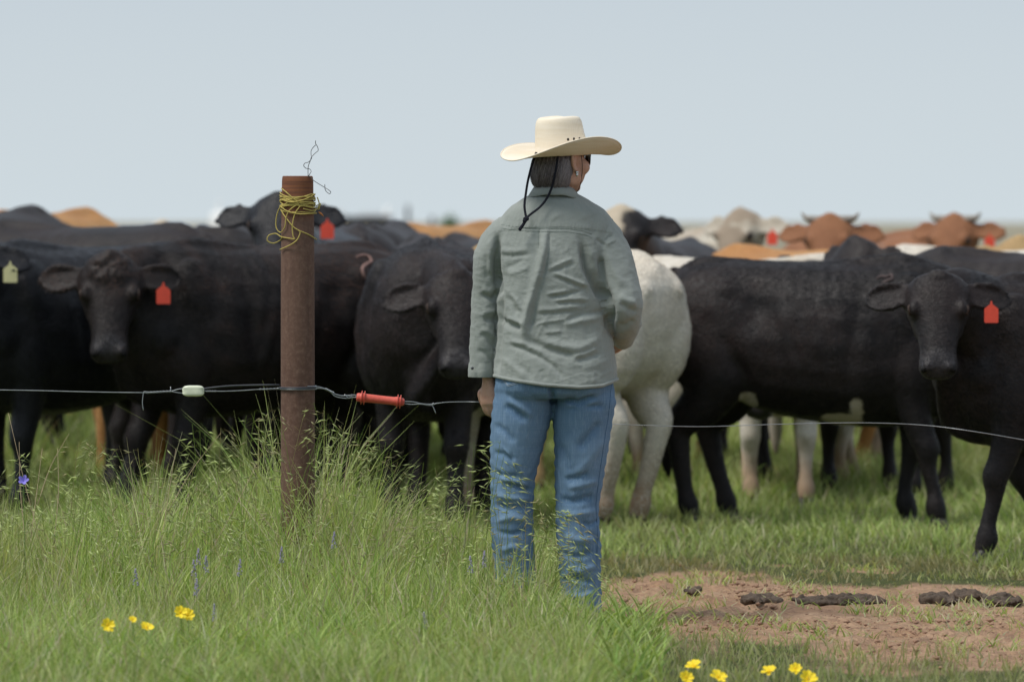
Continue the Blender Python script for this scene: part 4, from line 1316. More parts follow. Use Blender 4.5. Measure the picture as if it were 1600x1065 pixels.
# yoke seam step and armhole seams
ys = wz(355) - 0.02 * ((xx * K - (-8)) / 95) ** 2
D += 0.0022 * smoothstep(ys - 0.002, ys + 0.002, zz) * (N[:, 1] < 0) * (np.abs(xx) < 0.2)
D += 0.0014 * np.sin(xx * 520) * np.exp(-((zz - ys - 0.009) / 0.007) ** 2) * (N[:, 1] < 0) * (np.abs(xx) < 0.19)
V = V + N * D[:, None]
# cut the hem along its curve
hx = np.array([-0.25, (775 - 868) / K, (800 - 868) / K, (850 - 868) / K, (905 - 868) / K, (940 - 868) / K, (963 - 868) / K, 0.25])
hz_ = np.array([wz(586), wz(588), wz(593), wz(600), wz(604), wz(602), wz(594), wz(592)])
torso = (V[:, 2] < wz(540)) & (V[:, 0] > (772 - 868) / K)
def hem_z(x): return np.interp(x, hx, hz_)
bm = None
import bmesh
set_coords(sm, V)
bm = bmesh.new(); bm.from_mesh(sm)
for v in bm.verts:
    v.co.z -= float(hem_z(v.co.x))
in_arm = lambda co: co.x < (776 - 868) / K
geom = [e for e in bm.edges] + [v for v in bm.verts] + [f for f in bm.faces]
sel = [f for f in bm.faces if not (f.calc_center_median().x < (779.0 - 868) / K and f.calc_center_median().y > -0.5 and False)]
bmesh.ops.bisect_plane(bm, geom=geom, plane_co=(0, 0, 0), plane_no=(0, 0, 1), clear_inner=True, dist=1e-5)
for v in bm.verts:
    v.co.z += float(hem_z(v.co.x))
bound = [e for e in bm.edges if e.is_boundary]
# longest boundary loop = the hem
adj = {}
for e in bound:
    a_, b_ = e.verts
    adj.setdefault(a_.index, []).append(b_.index); adj.setdefault(b_.index, []).append(a_.index)
bm.verts.ensure_lookup_table(); bm.verts.index_update()
adj = {}
for e in bound:
    a_, b_ = e.verts
    adj.setdefault(a_.index, []).append(b_.index); adj.setdefault(b_.index, []).append(a_.index)
seen, loops = set(), []
for s0 in adj:
    if s0 in seen: continue
    lp, cur, prev = [], s0, None
    while cur is not None and cur not in seen:
        seen.add(cur); lp.append(cur)
        nx_ = [k for k in adj[cur] if k not in seen]
        cur = nx_[0] if nx_ else None
    loops.append(lp)
bm.verts.ensure_lookup_table()
loops = [[np.array(bm.verts[i].co) for i in lp] for lp in loops if len(lp) > 20]
loops.sort(key=len)
bm.to_mesh(sm); bm.free(); sm.update()
sm.polygons.foreach_set('use_smooth', np.ones(len(sm.polygons), bool))
shirt = link('shirt', sm, person, SHIRT)
hem = loops[-1][::2]
hem = hem + [hem[0], hem[1]]
g = Geo(); g.tube([p + np.array((0, 0, 0.003)) + 0.001 * np.array((p[0], p[1], 0)) / 0.2 for p in hem], [(0.0035, 0.0062)] * len(hem), ref=(0, 0, 1), n=8, sub=1)
link('hem', g.mesh('hem'), shirt, SHIRT)
for off in (0, 5.5):
    surf_line(sm, dense([(782, 351 + off), (815, 355 + off), (850, 356.5 + off), (890, 357 + off), (915, 361 + off), (928, 366 + off)], 3), 0.0007, 'yoke_stitching', shirt, THREAD)
surf_line(sm, dense([(842, 359), (842, 388)]), 0.0008, 'pleat_edge', shirt, THREAD)


def cuff(c0, c1, r0, r1, name='cuff'):
    """open band with a turned edge"""
    c0, c1 = np.array(c0), np.array(c1)
    t = (c1 - c0) / np.linalg.norm(c1 - c0)
    v = np.array((0, 1, 0.4)); v -= v @ t * t; v /= np.linalg.norm(v); u = np.cross(v, t)
    V, n = [], 28
    prof = [(0, 1.0, 0.0), (0.5, 1.03, 0.0), (0.97, 1.0, 0), (1.0, 0.985, 0), (0.99, 0.93, 0), (0.5, 0.93, 0), (0, 0.92, 0)]
    for s_, k_, _ in prof:
        for j in range(n):
            a = 2 * PI * j / n
            wob = 1 + 0.05 * math.sin(3 * a + 1) + 0.03 * math.sin(7 * a)
            V.append(c0 + (c1 - c0) * s_ + u * math.cos(a) * (r0[0] * (1 - s_) + r1[0] * s_) * k_ * wob + v * math.sin(a) * (r0[1] * (1 - s_) + r1[1] * s_) * k_ * wob)
    F = [(i * n + j, i * n + (j + 1) % n, (i + 1) * n + (j + 1) % n, (i + 1) * n + j) for i in range(len(prof) - 1) for j in range(n)]
    return link(name, mesh_from(name, V, F), shirt, SHIRT)


cf = cuff(w3(754, 566, 0.045), w3(754, 589, 0.045), (0.046, 0.056), (0.049, 0.058))
g = Geo(); g.blob(w3(738, 575, -0.010), (0.0055, 0.003, 0.0055), None, 10, 6)
link('button', g.mesh('button'), shirt, plain('shirt_button', (0.05, 0.055, 0.06), 0.3, 0.5))
cuff(w3(974, 515, 0.16), w3(972, 526, 0.235), (0.049, 0.049), (0.047, 0.047))
# collar: stand and turned-down leaf
n = 40; V = []
prof = [(w3(866, 297, 0.006), 0.060, 0.064, 0.0), (w3(865, 288.5, 0.008), 0.066, 0.070, 0.0), (w3(865, 287.5, 0.008), 0.071, 0.076, 0.0), (w3(866, 295, 0.004), 0.084, 0.088, 0.35), (w3(867, 304.0, 0.000), 0.099, 0.102, 1.0), (w3(867, 305.0, 0.000), 0.097, 0.099, 1.0), (w3(867, 299, 0.004), 0.086, 0.090, 0.5)]
for c0, rx, ry, k_ in prof:
    for j in range(n):
        a = 2 * PI * j / n
        q = c0 + np.array((rx * math.cos(a), ry * math.sin(a), 0))
        q[2] += -0.022 * max(0, math.cos(a)) ** 2 * (0.7 + 0.3 * k_) - 0.012 * max(0, -math.cos(a)) ** 3 - 0.03 * max(0, math.sin(a)) ** 2
        q[2] += 0.0012 * math.sin(a * 9) * k_
        V.append(q)
F = [(i * n + j, i * n + (j + 1) % n, (i + 1) * n + (j + 1) % n, (i + 1) * n + j) for i in range(len(prof) - 1) for j in range(n)]
link('collar', mesh_from('collar', V, F), shirt, SHIRT)

# ---- hair
g = Geo()
g.blob(hp(-0.006, 0, 0.010), (0.088, 0.078, 0.045), [hf, hl, hu], 22, 14)
g.loft([(hp(-0.030, 0, 0.018), hf * 0.060, hl * 0.074), (hp(-0.038, 0, -0.005), hf * 0.068, hl * 0.080), (hp(-0.044, 0, -0.05), hf * 0.066, hl * 0.078), (hp(-0.044, 0, -0.085), hf * 0.060, hl * 0.070), (hp(-0.042, 0, -0.104), hf * 0.050, hl * 0.060)], 24)
hm = remesh(g, 'hair', 0.004, 5, 0.5)
V = coords(hm); N = normals(hm)
lf = (V - HC) @ hf; lu = (V - HC) @ hu; ll = (V - HC) @ hl
an = np.arctan2(ll, lf + 0.03)
lock = noise2(an * 14 + lu * 20, lu * 9, 41) * 0.006 + noise2(an * 45 + lu * 30, lu * 16, 42) * 0.003
V = V + N * (lock - 0.004)[:, None]
# keep the hair off the face
front = smoothstep(-0.005, 0.03, lf + 0.25 * np.maximum(0, lu + 0.02)) * (lu < 0.045)
V = V - hf * (front * np.maximum(0, lf + 0.0) * 1.0)[:, None] - hl * (np.sign(ll) * front * 0.02)[:, None]
set_coords(hm, V)
tv = noise2(an * 40 + lu * 25, lu * 5, 44)[:, None]
tg_ = noise2(an * 11 + lu * 8, lu * 3, 45)[:, None]
HA, HB, HG = np.array((0.045, 0.034, 0.035)), np.array((0.145, 0.115, 0.115)), np.array((0.27, 0.235, 0.24))
def hair_tint(t1, t2, extra): 
    c = HA * (1 - t1) + HB * t1
    k_ = np.clip(smoothstep(0.45, 0.85, t2) * 0.7 + extra, 0, 1)
    return c * (1 - k_) + HG * k_
temple = smoothstep(-0.06, -0.01, lf)[:, None] * 0.5
set_col(hm, 'tint', np.concatenate([hair_tint(tv, tg_, temple), np.ones((len(V), 1))], 1))
hair = link('hair', hm, person, HAIR)
# loose strands laid over the hair volume
bvh = BVHTree.FromPolygons([v.co[:] for v in hm.vertices], [p.vertices[:] for p in hm.polygons])
SV, SQ, SC = [], [], []
hr = np.random.default_rng(5)
for i in range(1500):
    a0 = hr.uniform(-2.55, 2.55)                       # round the back of the head, 0 = straight back
    u0, u1 = hr.uniform(-0.06, 0.004), hr.uniform(-0.108, -0.085)
    drift = hr.uniform(0.15, 0.5) * (1 if a0 > 0 else 0.4) + hr.normal(0, 0.12)
    w_ = hr.uniform(0.0006, 0.0013); lift = hr.uniform(0.0008, 0.005)
    pts = []
    for k_ in range(7):
        t = k_ / 6
        u_ = u0 + (u1 - u0) * t
        a_ = a0 - drift * t * 0.8 * np.sign(a0)
        o_ = hp(-0.03, 0, u_)
        d_ = -hf * math.cos(a_) - hl * math.sin(a_)
        if abs(a_) > 1.9 : continue
        s_ = o_ + d_ * 0.2
        hit = bvh.ray_cast(Vector(s_), Vector(-d_))
        if hit[0] is None: continue
        pts.append(np.array(hit[0]) + d_ * (lift * (0.4 + t)))
    if len(pts) < 4: continue
    base = sum(len(x_) for x_ in SV)
    arr = []
    for j, p in enumerate(pts):
        tt_ = pts[min(j + 1, len(pts) - 1)] - pts[max(j - 1, 0)]
        sd_ = np.cross(tt_, p - HC); sd_ /= np.linalg.norm(sd_) + 1e-9
        ww = w_ * (1 - 0.8 * (j / (len(pts) - 1)) ** 2)
        arr += [p - sd_ * ww, p + sd_ * ww]
    SV.append(np.array(arr))
    for j in range(len(pts) - 1): SQ.append((base + 2 * j, base + 2 * j + 1, base + 2 * j + 3, base + 2 * j + 2))
    c = hair_tint(hr.uniform(0, 1), hr.uniform(0, 1), 0.45 * (abs(a0) > 1.2))
    SC.append(np.tile(np.append(c, 1.0), (len(arr), 1)))
sme = fast_mesh('strand', np.concatenate(SV), SQ)
set_col(sme, 'tint', np.concatenate(SC))
tag(link('strands', sme, hair, HAIR), kind='stuff')

# ---- hat
hF = hf + hu * 0.085
hF /= np.linalg.norm(hF); hU = np.cross(hF, hl); hU /= np.linalg.norm(hU)
HB0 = w3(877, 241, 0.01)
def hat_pt(f, l, u): return HB0 + hF * f + hl * l + hU * u


n = 96
V, F = [], []
rows = []
def brim_z(a, k):   # a: angle from the front, k: 0 crown .. 1 edge
    s2 = abs(math.sin(a)) ** 1.7
    c_ = math.cos(a)
    cur = 0.058 if math.sin(a) < 0 else 0.040
    return cur * s2 * k ** 1.9 - (0.010 if c_ > 0 else 0.014) * (c_ ** 2) * k ** 1.5
for i in range(13):
    k_ = i / 12
    for j in range(n):
        a = 2 * PI * j / n
        rf = 0.099 * (1 - k_) + 0.226 * k_
        rl = 0.080 * (1 - k_) + (0.196 - 0.012 * abs(math.sin(a)) ** 2) * k_
        V.append(hat_pt(rf * math.cos(a), rl * math.sin(a), brim_z(a, k_) - 0.004 * (1 - k_)))
F = [(i * n + j, i * n + (j + 1) % n, (i + 1) * n + (j + 1) % n, (i + 1) * n + j) for i in range(12) for j in range(n)]
hat = link('hat', mesh_from('brim', V, F), person, STRAW)
hat['label'] = 'cream straw cowboy hat with curled brim'
sol = hat.modifiers.new('thickness', 'SOLIDIFY'); sol.thickness = 0.003; sol.offset = 0
g = Geo()
edge = [V[12 * n + j] for j in range(0, n, 2)]; edge += edge[:2]
g.tube(edge, 0.0026, n=6, sub=2); link('brim_edge', g.mesh('brim_edge'), hat, STRAW)
V = []
prof = [(0.0, 1.0), (0.12, 1.0), (0.3, 0.99), (0.5, 0.98), (0.7, 0.965), (0.84, 0.945), (0.93, 0.90), (0.98, 0.83), (1.0, 0.74), (0.985, 0.6), (0.95, 0.42), (0.92, 0.2), (0.91, 0.02)]
CH = 0.138
for t, k_ in prof:
    for j in range(n):
        a = 2 * PI * j / n
        ca, sa = math.cos(a), math.sin(a)
        f_, l_, u_ = 0.100 * k_ * ca, 0.081 * k_ * sa, CH * t - 0.004
        # front pinch and lower back of the crown
        u_ += t * (-0.010 * max(0, ca) ** 2 + 0.004 * math.exp(-((a % (2 * PI) - 0.9) / 0.5) ** 2) - 0.004 * max(0, -ca) ** 2)
        pin = math.exp(-((abs(((a + PI) % (2 * PI)) - PI) - 0.72) / 0.30) ** 2) * math.exp(-((t - 0.80) / 0.17) ** 2)
        l_ *= 1 - 0.30 * pin; f_ *= 1 - 0.14 * pin
        f_ *= 1 - 0.06 * t * max(0, ca)
        V.append(hat_pt(f_, l_, u_))
F = [(i * n + j, i * n + (j + 1) % n, (i + 1) * n + (j + 1) % n, (i + 1) * n + j) for i in range(len(prof) - 1) for j in range(n)]
F.append(tuple((len(prof) - 1) * n + j for j in range(n)))
crown_me = mesh_from('crown', V, F)
crown = link('crown', crown_me, hat, STRAW)
sub_ = crown.modifiers.new('smooth', 'SUBSURF'); sub_.levels = 1; sub_.render_levels = 1
g = Geo()
g.tube([hat_pt(0.1008 * math.cos(t), 0.0818 * math.sin(t), 0.004) for t in np.linspace(0, 2 * PI, 40)], (0.0025, 0.004), ref=hU, n=6, sub=1) if False else None
cb = BVHTree.FromPolygons([v.co[:] for v in crown_me.vertices], [p.vertices[:] for p in crown_me.polygons])
for ex, ey in ((890, 214.5), (899.5, 213.5), (908.5, 213)):
    q = w3(ex, ey, -0.6)
    hit = cb.ray_cast(Vector(q), Vector((0, 1, 0)))
    if hit[0] is None: continue
    c0 = np.array(hit[0]); nn = np.array(hit[1]); nn = nn if nn[1] < 0 else -nn
    t1 = np.cross(nn, (0, 0, 1)); t1 /= np.linalg.norm(t1); t2 = np.cross(nn, t1)
    g = Geo(); g.blob(c0, (0.0046, 0.0052, 0.0012), [t1, t2, nn], 12, 6)
    link('eyelet', g.mesh('eyelet'), hat, plain('eyelet_hole', (0.025, 0.018, 0.014), 0.5, 0.3))
# chin cord hanging down the back
def cordp(pts, r, name='chin_cord'):
    g = Geo(); g.tube([w3(a, b, y) for a, b, y in pts], r, ref=(1, 0, 0), n=8, sub=5)
    return link(name, g.mesh(name), hat, CORD)
cordp([(838, 238, -0.06), (831, 258, -0.098), (825, 282, -0.112), (822, 300, -0.120), (819.5, 320, -0.130), (821, 334, -0.138), (823, 341, -0.142)], [(0.0014, 0.0042)] * 7)
cordp([(873, 236, -0.085), (869, 262, -0.118), (865.5, 280, -0.122), (861, 296, -0.118), (853, 312, -0.124), (843, 324, -0.134), (830, 334, -0.140), (822, 341, -0.143)], [(0.0014, 0.0042)] * 8)
cordp([(823, 341, -0.144), (818, 350, -0.146), (813, 357, -0.148)], [(0.003, 0.005), (0.0035, 0.0055), (0.005, 0.006)])
g = Geo(); g.blob(w3(822, 342, -0.146), (0.011, 0.007, 0.008), None, 12, 8); g.blob(w3(820, 345, -0.148), (0.008, 0.006, 0.007), None, 12, 8)
g.blob(w3(812.5, 358, -0.149), (0.006, 0.0055, 0.007), None, 10, 8)
link('cord_knot', g.mesh('cord_knot'), hat, CORD)
rear = hp(0.014, -0.092, 0.035)
cl = [hp(0.012, -0.083, 0.036), hp(0.024, -0.082, 0.0), hp(0.034, -0.074, -0.04), hp(0.042, -0.058, -0.085), hp(0.055, -0.02, -0.118)]
g = Geo(); g.tube(cl, 0.0014, ref=hf, n=6, sub=5); link('chin_cord', g.mesh('chin_cord'), hat, plain('brown_cord', (0.06, 0.045, 0.028), 0.8, 0.2))
# sunglasses
g = Geo()
for s in (-1, 1):
    g.tube([hp(0.004, s * 0.081, 0.022), hp(0.05, s * 0.076, 0.020), hp(0.082, s * 0.062, 0.018)], [(0.0035, 0.0015), (0.0045, 0.0016), (0.008, 0.002)], ref=hl, n=8)
g.tube([hp(0.082, 0.062, 0.026), hp(0.104, 0.03, 0.026), hp(0.110, 0, 0.024), hp(0.104, -0.03, 0.026), hp(0.082, -0.062, 0.026)], 0.003, ref=hu, n=8)
sg = link('sunglasses', g.mesh('sunglasses'), person, BLACK_PLASTIC)
for s in (-1, 1):
    g = Geo()
    g.loft([(hp(0.101, s * 0.013, 0.006), hu * 0.015, hf * 0.002), (hp(0.100, s * 0.032, 0.004), hu * 0.023, hf * 0.002), (hp(0.090, s * 0.052, 0.006), hu * 0.020, hf * 0.002), (hp(0.078, s * 0.066, 0.010), hu * 0.013, hf * 0.002)], 16)
    link('lens', g.mesh('lens'), sg, LENS)
g = Geo(); g.blob(hp(-0.003, -0.088, -0.045), (0.006, 0.004, 0.006), None, 10, 8); g.blob(hp(-0.003, -0.089, -0.053), (0.005, 0.004, 0.007), None, 10, 8)
link('earring', g.mesh('earring'), person, SILVER)

# ------------------------------------------------------------------ fence at the gate opening
FD = 20.35
KF = FPX / FD
m = Mat('rusted_pipe', 0.85, 0.25)
a1 = m.noise(5, 6, 0.7, m.mapping((1, 1, 0.35)))
a2 = m.noise(55, 5, 0.75)
a3 = m.noise(1.0, 4, 0.6, m.mapping((60, 60, 4)))
sep = m.t.nodes.new('ShaderNodeSeparateXYZ'); m.l(m.tc.outputs['Object'], sep.inputs[0])
c = m.mix(m.fl(a1, 0.3, 0.7), (0.110, 0.060, 0.043), (0.155, 0.092, 0.068))
c = m.mix(m.fl(a2, 0.45, 0.75), c, (0.20, 0.125, 0.092))
c = m.mix(m.math('MULTIPLY', m.fl(a3, 0.5, 0.7), 0.5), c, (0.085, 0.050, 0.040))
top = m.fl(m.math('ADD', sep.outputs['Z'], m.math('MULTIPLY', m.math('SUBTRACT', a1, 0.5), 0.05)), 1.40, 1.455)
rings_ = m.noise(1.0, 3, 0.6, m.mapping((3, 3, 130)))
tc_ = m.mix(m.fl(rings_, 0.35, 0.65), (0.23, 0.092, 0.042), (0.125, 0.055, 0.036))
c = m.mix(top, c, tc_)
m.color(c); b1 = m.bump(a2, 0.5, 0.003); m.bump(rings_, 0.25, 0.002, b1)
RUST = m.m
px0 = P(465, 275, FD)
post = empty('fence_post', (px0.x, FD, 0), 0, 'rusty brown steel pipe post wrapped with yellow twine near its top', 'fence post')
Rp = 0.0595
prof = [(Rp * 1.03, -0.05), (Rp * 1.03, 0.5), (Rp * 1.01, 1.2), (Rp * 0.985, px0.z - 0.14), (Rp * 0.955, px0.z - 0.125), (Rp * 0.95, px0.z - 0.02), (Rp * 0.925, px0.z - 0.004), (Rp * 0.88, px0.z), (Rp * 0.80, px0.z - 0.002), (Rp * 0.79, px0.z - 0.3)]
n = 40
V = [(r * math.cos(2 * PI * j / n) * (1 + 0.006 * math.sin(z * 31 + j)), r * math.sin(2 * PI * j / n), z) for r, z in prof for j in range(n)]
F = [(i * n + j, i * n + (j + 1) % n, (i + 1) * n + (j + 1) % n, (i + 1) * n + j) for i in range(len(prof) - 1) for j in range(n)]
link('pipe', mesh_from('pipe', V, F), post, RUST)


def on_post(px, py, lift=0.003, out=0.0):
    p = P(px, py, FD - Rp)
    dx = p.x - px0.x
    if abs(dx) < Rp + lift:
        y = -math.sqrt(max(0, (Rp + lift) ** 2 - dx * dx))
    else: y = -0.012
    return np.array((p.x, FD + y - out, p.z))


TW = Mat('yellow_baling_twine', 0.8, 0.2)
tw = TW.n('ShaderNodeTexWave', Scale=110.0, Distortion=0.6); TW.l(TW.mapping((1, 1, 1), (0.0, 0.7, 0)), tw.inputs[0])
TW.color(TW.mix(tw.outputs['Fac'], (0.60, 0.50, 0.16), (0.36, 0.28, 0.075))); TW.bump(tw.outputs['Fac'], 0.4, 0.001)
g = Geo()
rt_ = random.Random(3)
for k in range(11):       # turns round the pipe
    z0 = P(465, 306 + k * 2.0 + rt_.uniform(-2, 2), FD).z
    t1, ph = rt_.uniform(0.004, 0.014) * rt_.choice((-1, 1)), rt_.uniform(0, 6)
    lr = Rp + 0.002 + 0.0022 * rt_.random()
    pts = [(px0.x + lr * math.cos(t), FD + lr * math.sin(t), z0 + t1 * math.sin(t + ph) + 0.003 * math.sin(3 * t + ph * 2)) for t in np.linspace(0, 2 * PI, 26)]
    g.tube(pts, 0.0021, ref=(0, 0, 1), n=6, sub=2)
TS = [[(439, 294), (448, 301), (457, 309), (467, 316)], [(449, 317), (437, 324), (431, 340), (431, 356), (438, 363), (445, 354), (447, 340), (453, 328), (467, 318)],
      [(437, 322), (449, 330), (465, 334), (480, 334), (494, 333)], [(437, 326), (445, 338), (457, 353), (467, 360), (481, 366), (494, 374)],
      [(469, 322), (461, 334), (457, 352), (458, 368), (461, 374)], [(437, 390), (453, 383), (464, 375), (469, 364), (467, 360)],
      [(461, 374), (450, 372), (439, 370), (430, 365), (419, 368), (417, 376), (426, 380), (436, 376), (441, 370)],
      [(495, 308), (498, 318), (495, 326), (487, 329), (474, 326)], [(440, 312), (455, 316), (475, 312), (492, 303)], [(436, 305), (450, 312), (470, 322), (490, 316)], [(493, 322), (500, 318), (497, 328)]]
for i, s_ in enumerate(TS):
    g.tube([on_post(a, b, 0.005 + 0.002 * (i % 3)) for a, b in s_], 0.0021, ref=(0, 1, 0), n=6, sub=6)
tag(link('baling_twine', g.mesh('twine'), None, TW.m), 'tangled yellow twine wound round the top of the rusty post', 'twine')
g = Geo(); g.tube([on_post(497, 331, 0.006), on_post(501, 334, 0.01), on_post(505, 338, 0.01)], [0.002, 0.0035, 0.001], n=6)
tag(link('frayed_cord_end', g.mesh('cord_end'), None, plain('orange_fibre', (0.55, 0.22, 0.08), 0.9, 0.1)), 'frayed orange cord end beside the twine on the post', 'cord')

WIRE = plain('galvanised_wire', (0.34, 0.36, 0.37), 0.42, 0.5, 0.75, var=0.2)
DWIRE = plain('dull_steel_wire', (0.16, 0.16, 0.165), 0.55, 0.5, 0.6, var=0.2)
INS = plain('black_insulated_cable', (0.035, 0.038, 0.045), 0.45, 0.4)
zz_ = lambda x, y: (400 + x / 5.07, 210 + y / 5.07)
g = Geo()
for L in ([(415, 335), (413, 320), (412, 290), (415, 250), (430, 210), (440, 180), (470, 148), (492, 128), (487, 98), (473, 75), (472, 50)],
          [(472, 85), (452, 105), (437, 130), (436, 160), (440, 190), (415, 220), (388, 228), (378, 248), (395, 268), (425, 275), (437, 292), (427, 312), (418, 330)],
          [(410, 322), (440, 350), (470, 375), (540, 418), (572, 438), (592, 456), (585, 470), (565, 460), (548, 436), (545, 396)]):
    g.tube([np.array(P(*zz_(a, b), FD - 0.045 + 0.01 * math.sin(i))) for i, (a, b) in enumerate(L)], 0.00125, ref=(0, 1, 0), n=6, sub=5)
tag(link('wire_loop', g.mesh('wire_loop'), None, DWIRE), 'twisted bare wire ends curling up from the post top', 'wire')


def wire(name, pts, r, mat, label, cat='wire', parent=None, extra=(), sub=5):
    g = Geo()
    for line, rr in ((pts, r),) + tuple(extra):
        g.tube([np.array(P(a, b, d)) for a, b, d in line], rr, ref=(0, 0, 1), n=7, sub=sub)
    o = link(name, g.mesh(name), parent, mat)
    return tag(o, label, cat) if label else o


def twist(p0, p1, turns, amp, r, k=8):
    """two strands twisted together"""
    out = []
    a, b = np.array(P(*p0)), np.array(P(*p1))
    for ph in (0, PI):
        out.append([a + (b - a) * t + np.array((0, math.cos(turns * 2 * PI * t + ph), math.sin(turns * 2 * PI * t + ph))) * amp for t in np.linspace(0, 1, int(turns * k) + 1)])
    return out


FW = FD - 0.02
g = Geo()
g.tube([np.array(P(a, b, d)) for a, b, d in ((-260, 607, FW), (-60, 608.5, FW), (0, 609, FW), (60, 610, FW), (110, 611.3, FW), (170, 612.6, FW), (228, 613.2, FW))], 0.0016, ref=(0, 0, 1), n=7, sub=5)
for s_ in twist((228, 613.2, FW), (268, 611, FW), 4, 0.0022, 0.0016): g.tube(s_, 0.0015, ref=(0, 0, 1), n=6, sub=2)
g.tube([np.array(P(a, b, FW)) for a, b in ((230, 612), (225, 612), (223.5, 618), (222.5, 630), (224, 641))], 0.0016, ref=(0, 1, 0), n=6, sub=4)
g.tube([np.array(P(a, b, FW)) for a, b in ((266, 611.5), (280, 607.5), (295, 606.5), (312, 608))], 0.0015, ref=(0, 1, 0), n=6, sub=4)
g.tube([np.array(P(a, b, FW)) for a, b in ((266, 611), (280, 613.5), (292, 614.5))], 0.0015, ref=(0, 1, 0), n=6, sub=4)
g.tube([np.array(P(a, b, FW)) for a, b in ((267, 613), (266.5, 604))], 0.0014, ref=(0, 1, 0), n=6, sub=2)
tag(link('fence_wire', g.mesh('fence_wire'), None, WIRE), 'galvanised fence wire running from the left edge to the white insulator', 'fence wire')
# insulator: ridged pale block
c0 = np.array(P(302, 610.5, FW))
g = Geo()
hw, hh = 17.0 / KF, 8.6 / KF
rr_ = []
for t in (-1, -0.93, -0.78, -0.45, 0, 0.45, 0.78, 0.93, 1):
    k_ = (1 - abs(t) ** 6 * 0.55)
    rr_.append((c0 + np.array((t * hw, 0, 0)), (0, 0.016 * k_, 0), (0, 0, hh * k_)))
g.loft(rr_, 24, 3, sq=3.2)
ime = g.mesh('insulator')
V = coords(ime)
dz = (V[:, 2] - c0[2]) / hh
V[:, 1] += np.sign(V[:, 1] - c0[1]) * -1 * 0.0065 * np.exp(-((dz + 0.22) / 0.15) ** 2)
V[:, 1] += np.sign(V[:, 1] - c0[1]) * -1 * 0.0030 * np.exp(-((dz - 0.35) / 0.10) ** 2)
set_coords(ime, V)
tag(link('insulator', ime, None, plain('pale_green_ceramic', (0.70, 0.73, 0.56), 0.28, 0.5, var=0.08, scale=40)), 'glossy pale cream green strain insulator on the wire left of the post', 'insulator')
g = Geo()
g.tube([np.array(P(a, b, d)) for a, b, d in ((316, 607.5, FW), (335, 605, FW), (360, 602.8, FW), (395, 601.6, FW), (425, 601.3, FW), (437, 602, FD + 0.01))], 0.0035, ref=(0, 0, 1), n=8, sub=5)
def around(z_px, r, x0=-1.35, x1=1.35, tilt=0.0):
    z0 = P(465, z_px, FD).z
    return [(px0.x + math.sin(t) * r, FD - math.cos(t) * r, z0 + tilt * t) for t in np.linspace(x0, x1, 12)]
g.tube(around(605.3, Rp + 0.006, -1.75, 1.75, 0.0006), 0.0040, ref=(0, 0, 1), n=8, sub=3)
tag(link('insulated_cable', g.mesh('insulated_cable'), None, INS), 'black insulated cable from the insulator round the steel post', 'cable')
g = Geo()
g.tube([np.array(P(a, b, FW)) for a, b in ((310, 611), (325, 610.5), (340, 611), (370, 610.3), (405, 608), (425, 607))], 0.0015, ref=(0, 1, 0), n=6, sub=4)
for s_ in twist((322, 611, FW), (338, 611, FW), 2, 0.002, 0.0014): g.tube(s_, 0.0013, ref=(0, 0, 1), n=6, sub=2)
for s_ in twist((404, 608, FW), (436, 607, FW), 3, 0.0022, 0.0014): g.tube(s_, 0.0014, ref=(0, 0, 1), n=6, sub=2)
g.tube(around(607.5, Rp + 0.0075, -1.9, 1.9), 0.0014, ref=(0, 0, 1), n=6, sub=3)
g.tube(around(602.5, Rp + 0.0065, 0.6, 1.9), 0.0014, ref=(0, 0, 1), n=6, sub=3)
g.tube([np.array(P(a, b, FW)) for a, b in ((488, 603), (500, 604.5), (512, 609), (520, 614), (534, 618), (548, 617), (558, 617))], 0.0018, ref=(0, 1, 0), n=6, sub=4)
g.tube([np.array(P(a, b, FW)) for a, b in ((488, 606), (505, 607), (515, 611), (524, 619), (540, 622), (552, 621), (558, 619))], 0.0016, ref=(0, 1, 0), n=6, sub=4)
for s_ in twist((508, 607, FW), (522, 614, FW), 3, 0.0028, 0.0016): g.tube(s_, 0.0018, ref=(0, 0, 1), n=6, sub=2)
g.tube([np.array(P(a, b, FW - 0.004)) for a, b in ((538, 616), (546, 622), (550, 616), (544, 618), (556, 621))], 0.0018, ref=(0, 1, 0), n=6, sub=4)
tag(link('wire_tie', g.mesh('wire_tie'), None, WIRE), 'galvanised tie wire looped round the post to the red handle', 'wire')
# gate handle
HRED = plain('faded_red_plastic', (0.62, 0.105, 0.070), 0.45, 0.4, var=0.12, scale=60)
A_, B_ = np.array(P(557, 620, FW)), np.array(P(632, 628, FW))
ax = (B_ - A_) / np.linalg.norm(B_ - A_); up_ = np.cross(ax, (0, 1, 0)); up_ /= np.linalg.norm(up_); Lh = np.linalg.norm(B_ - A_)
root = empty('gate_hook', tuple((A_ + B_) / 2), 0, 'red plastic electric fence gate handle hooked between post and woman', 'gate handle')
mid_ = (A_ + B_) / 2
def lathe(prof, name, mat, parent, n=22):
    V = []
    for t, r in prof:
        c = A_ + ax * t * Lh - mid_
        for j in range(n):
            a = 2 * PI * j / n
            V.append(c + up_ * r * math.cos(a) + np.array((0, 1, 0)) * r * math.sin(a))
    F = [(i * n + j, i * n + (j + 1) % n, (i + 1) * n + (j + 1) % n, (i + 1) * n + j) for i in range(len(prof) - 1) for j in range(n)]
    F += [tuple(range(n))[::-1], tuple((len(prof) - 1) * n + j for j in range(n))]
    return link(name, mesh_from(name, V, F, True), parent, mat)
lathe([(0.0, 0.010), (0.01, 0.0145), (0.05, 0.0155), (0.08, 0.0155), (0.10, 0.0185), (0.15, 0.0170), (0.23, 0.0150), (0.5, 0.0145), (0.77, 0.0145), (0.83, 0.0165), (0.90, 0.0165), (0.93, 0.0150), (0.97, 0.0135), (1.0, 0.009)], 'grip', HRED, root)
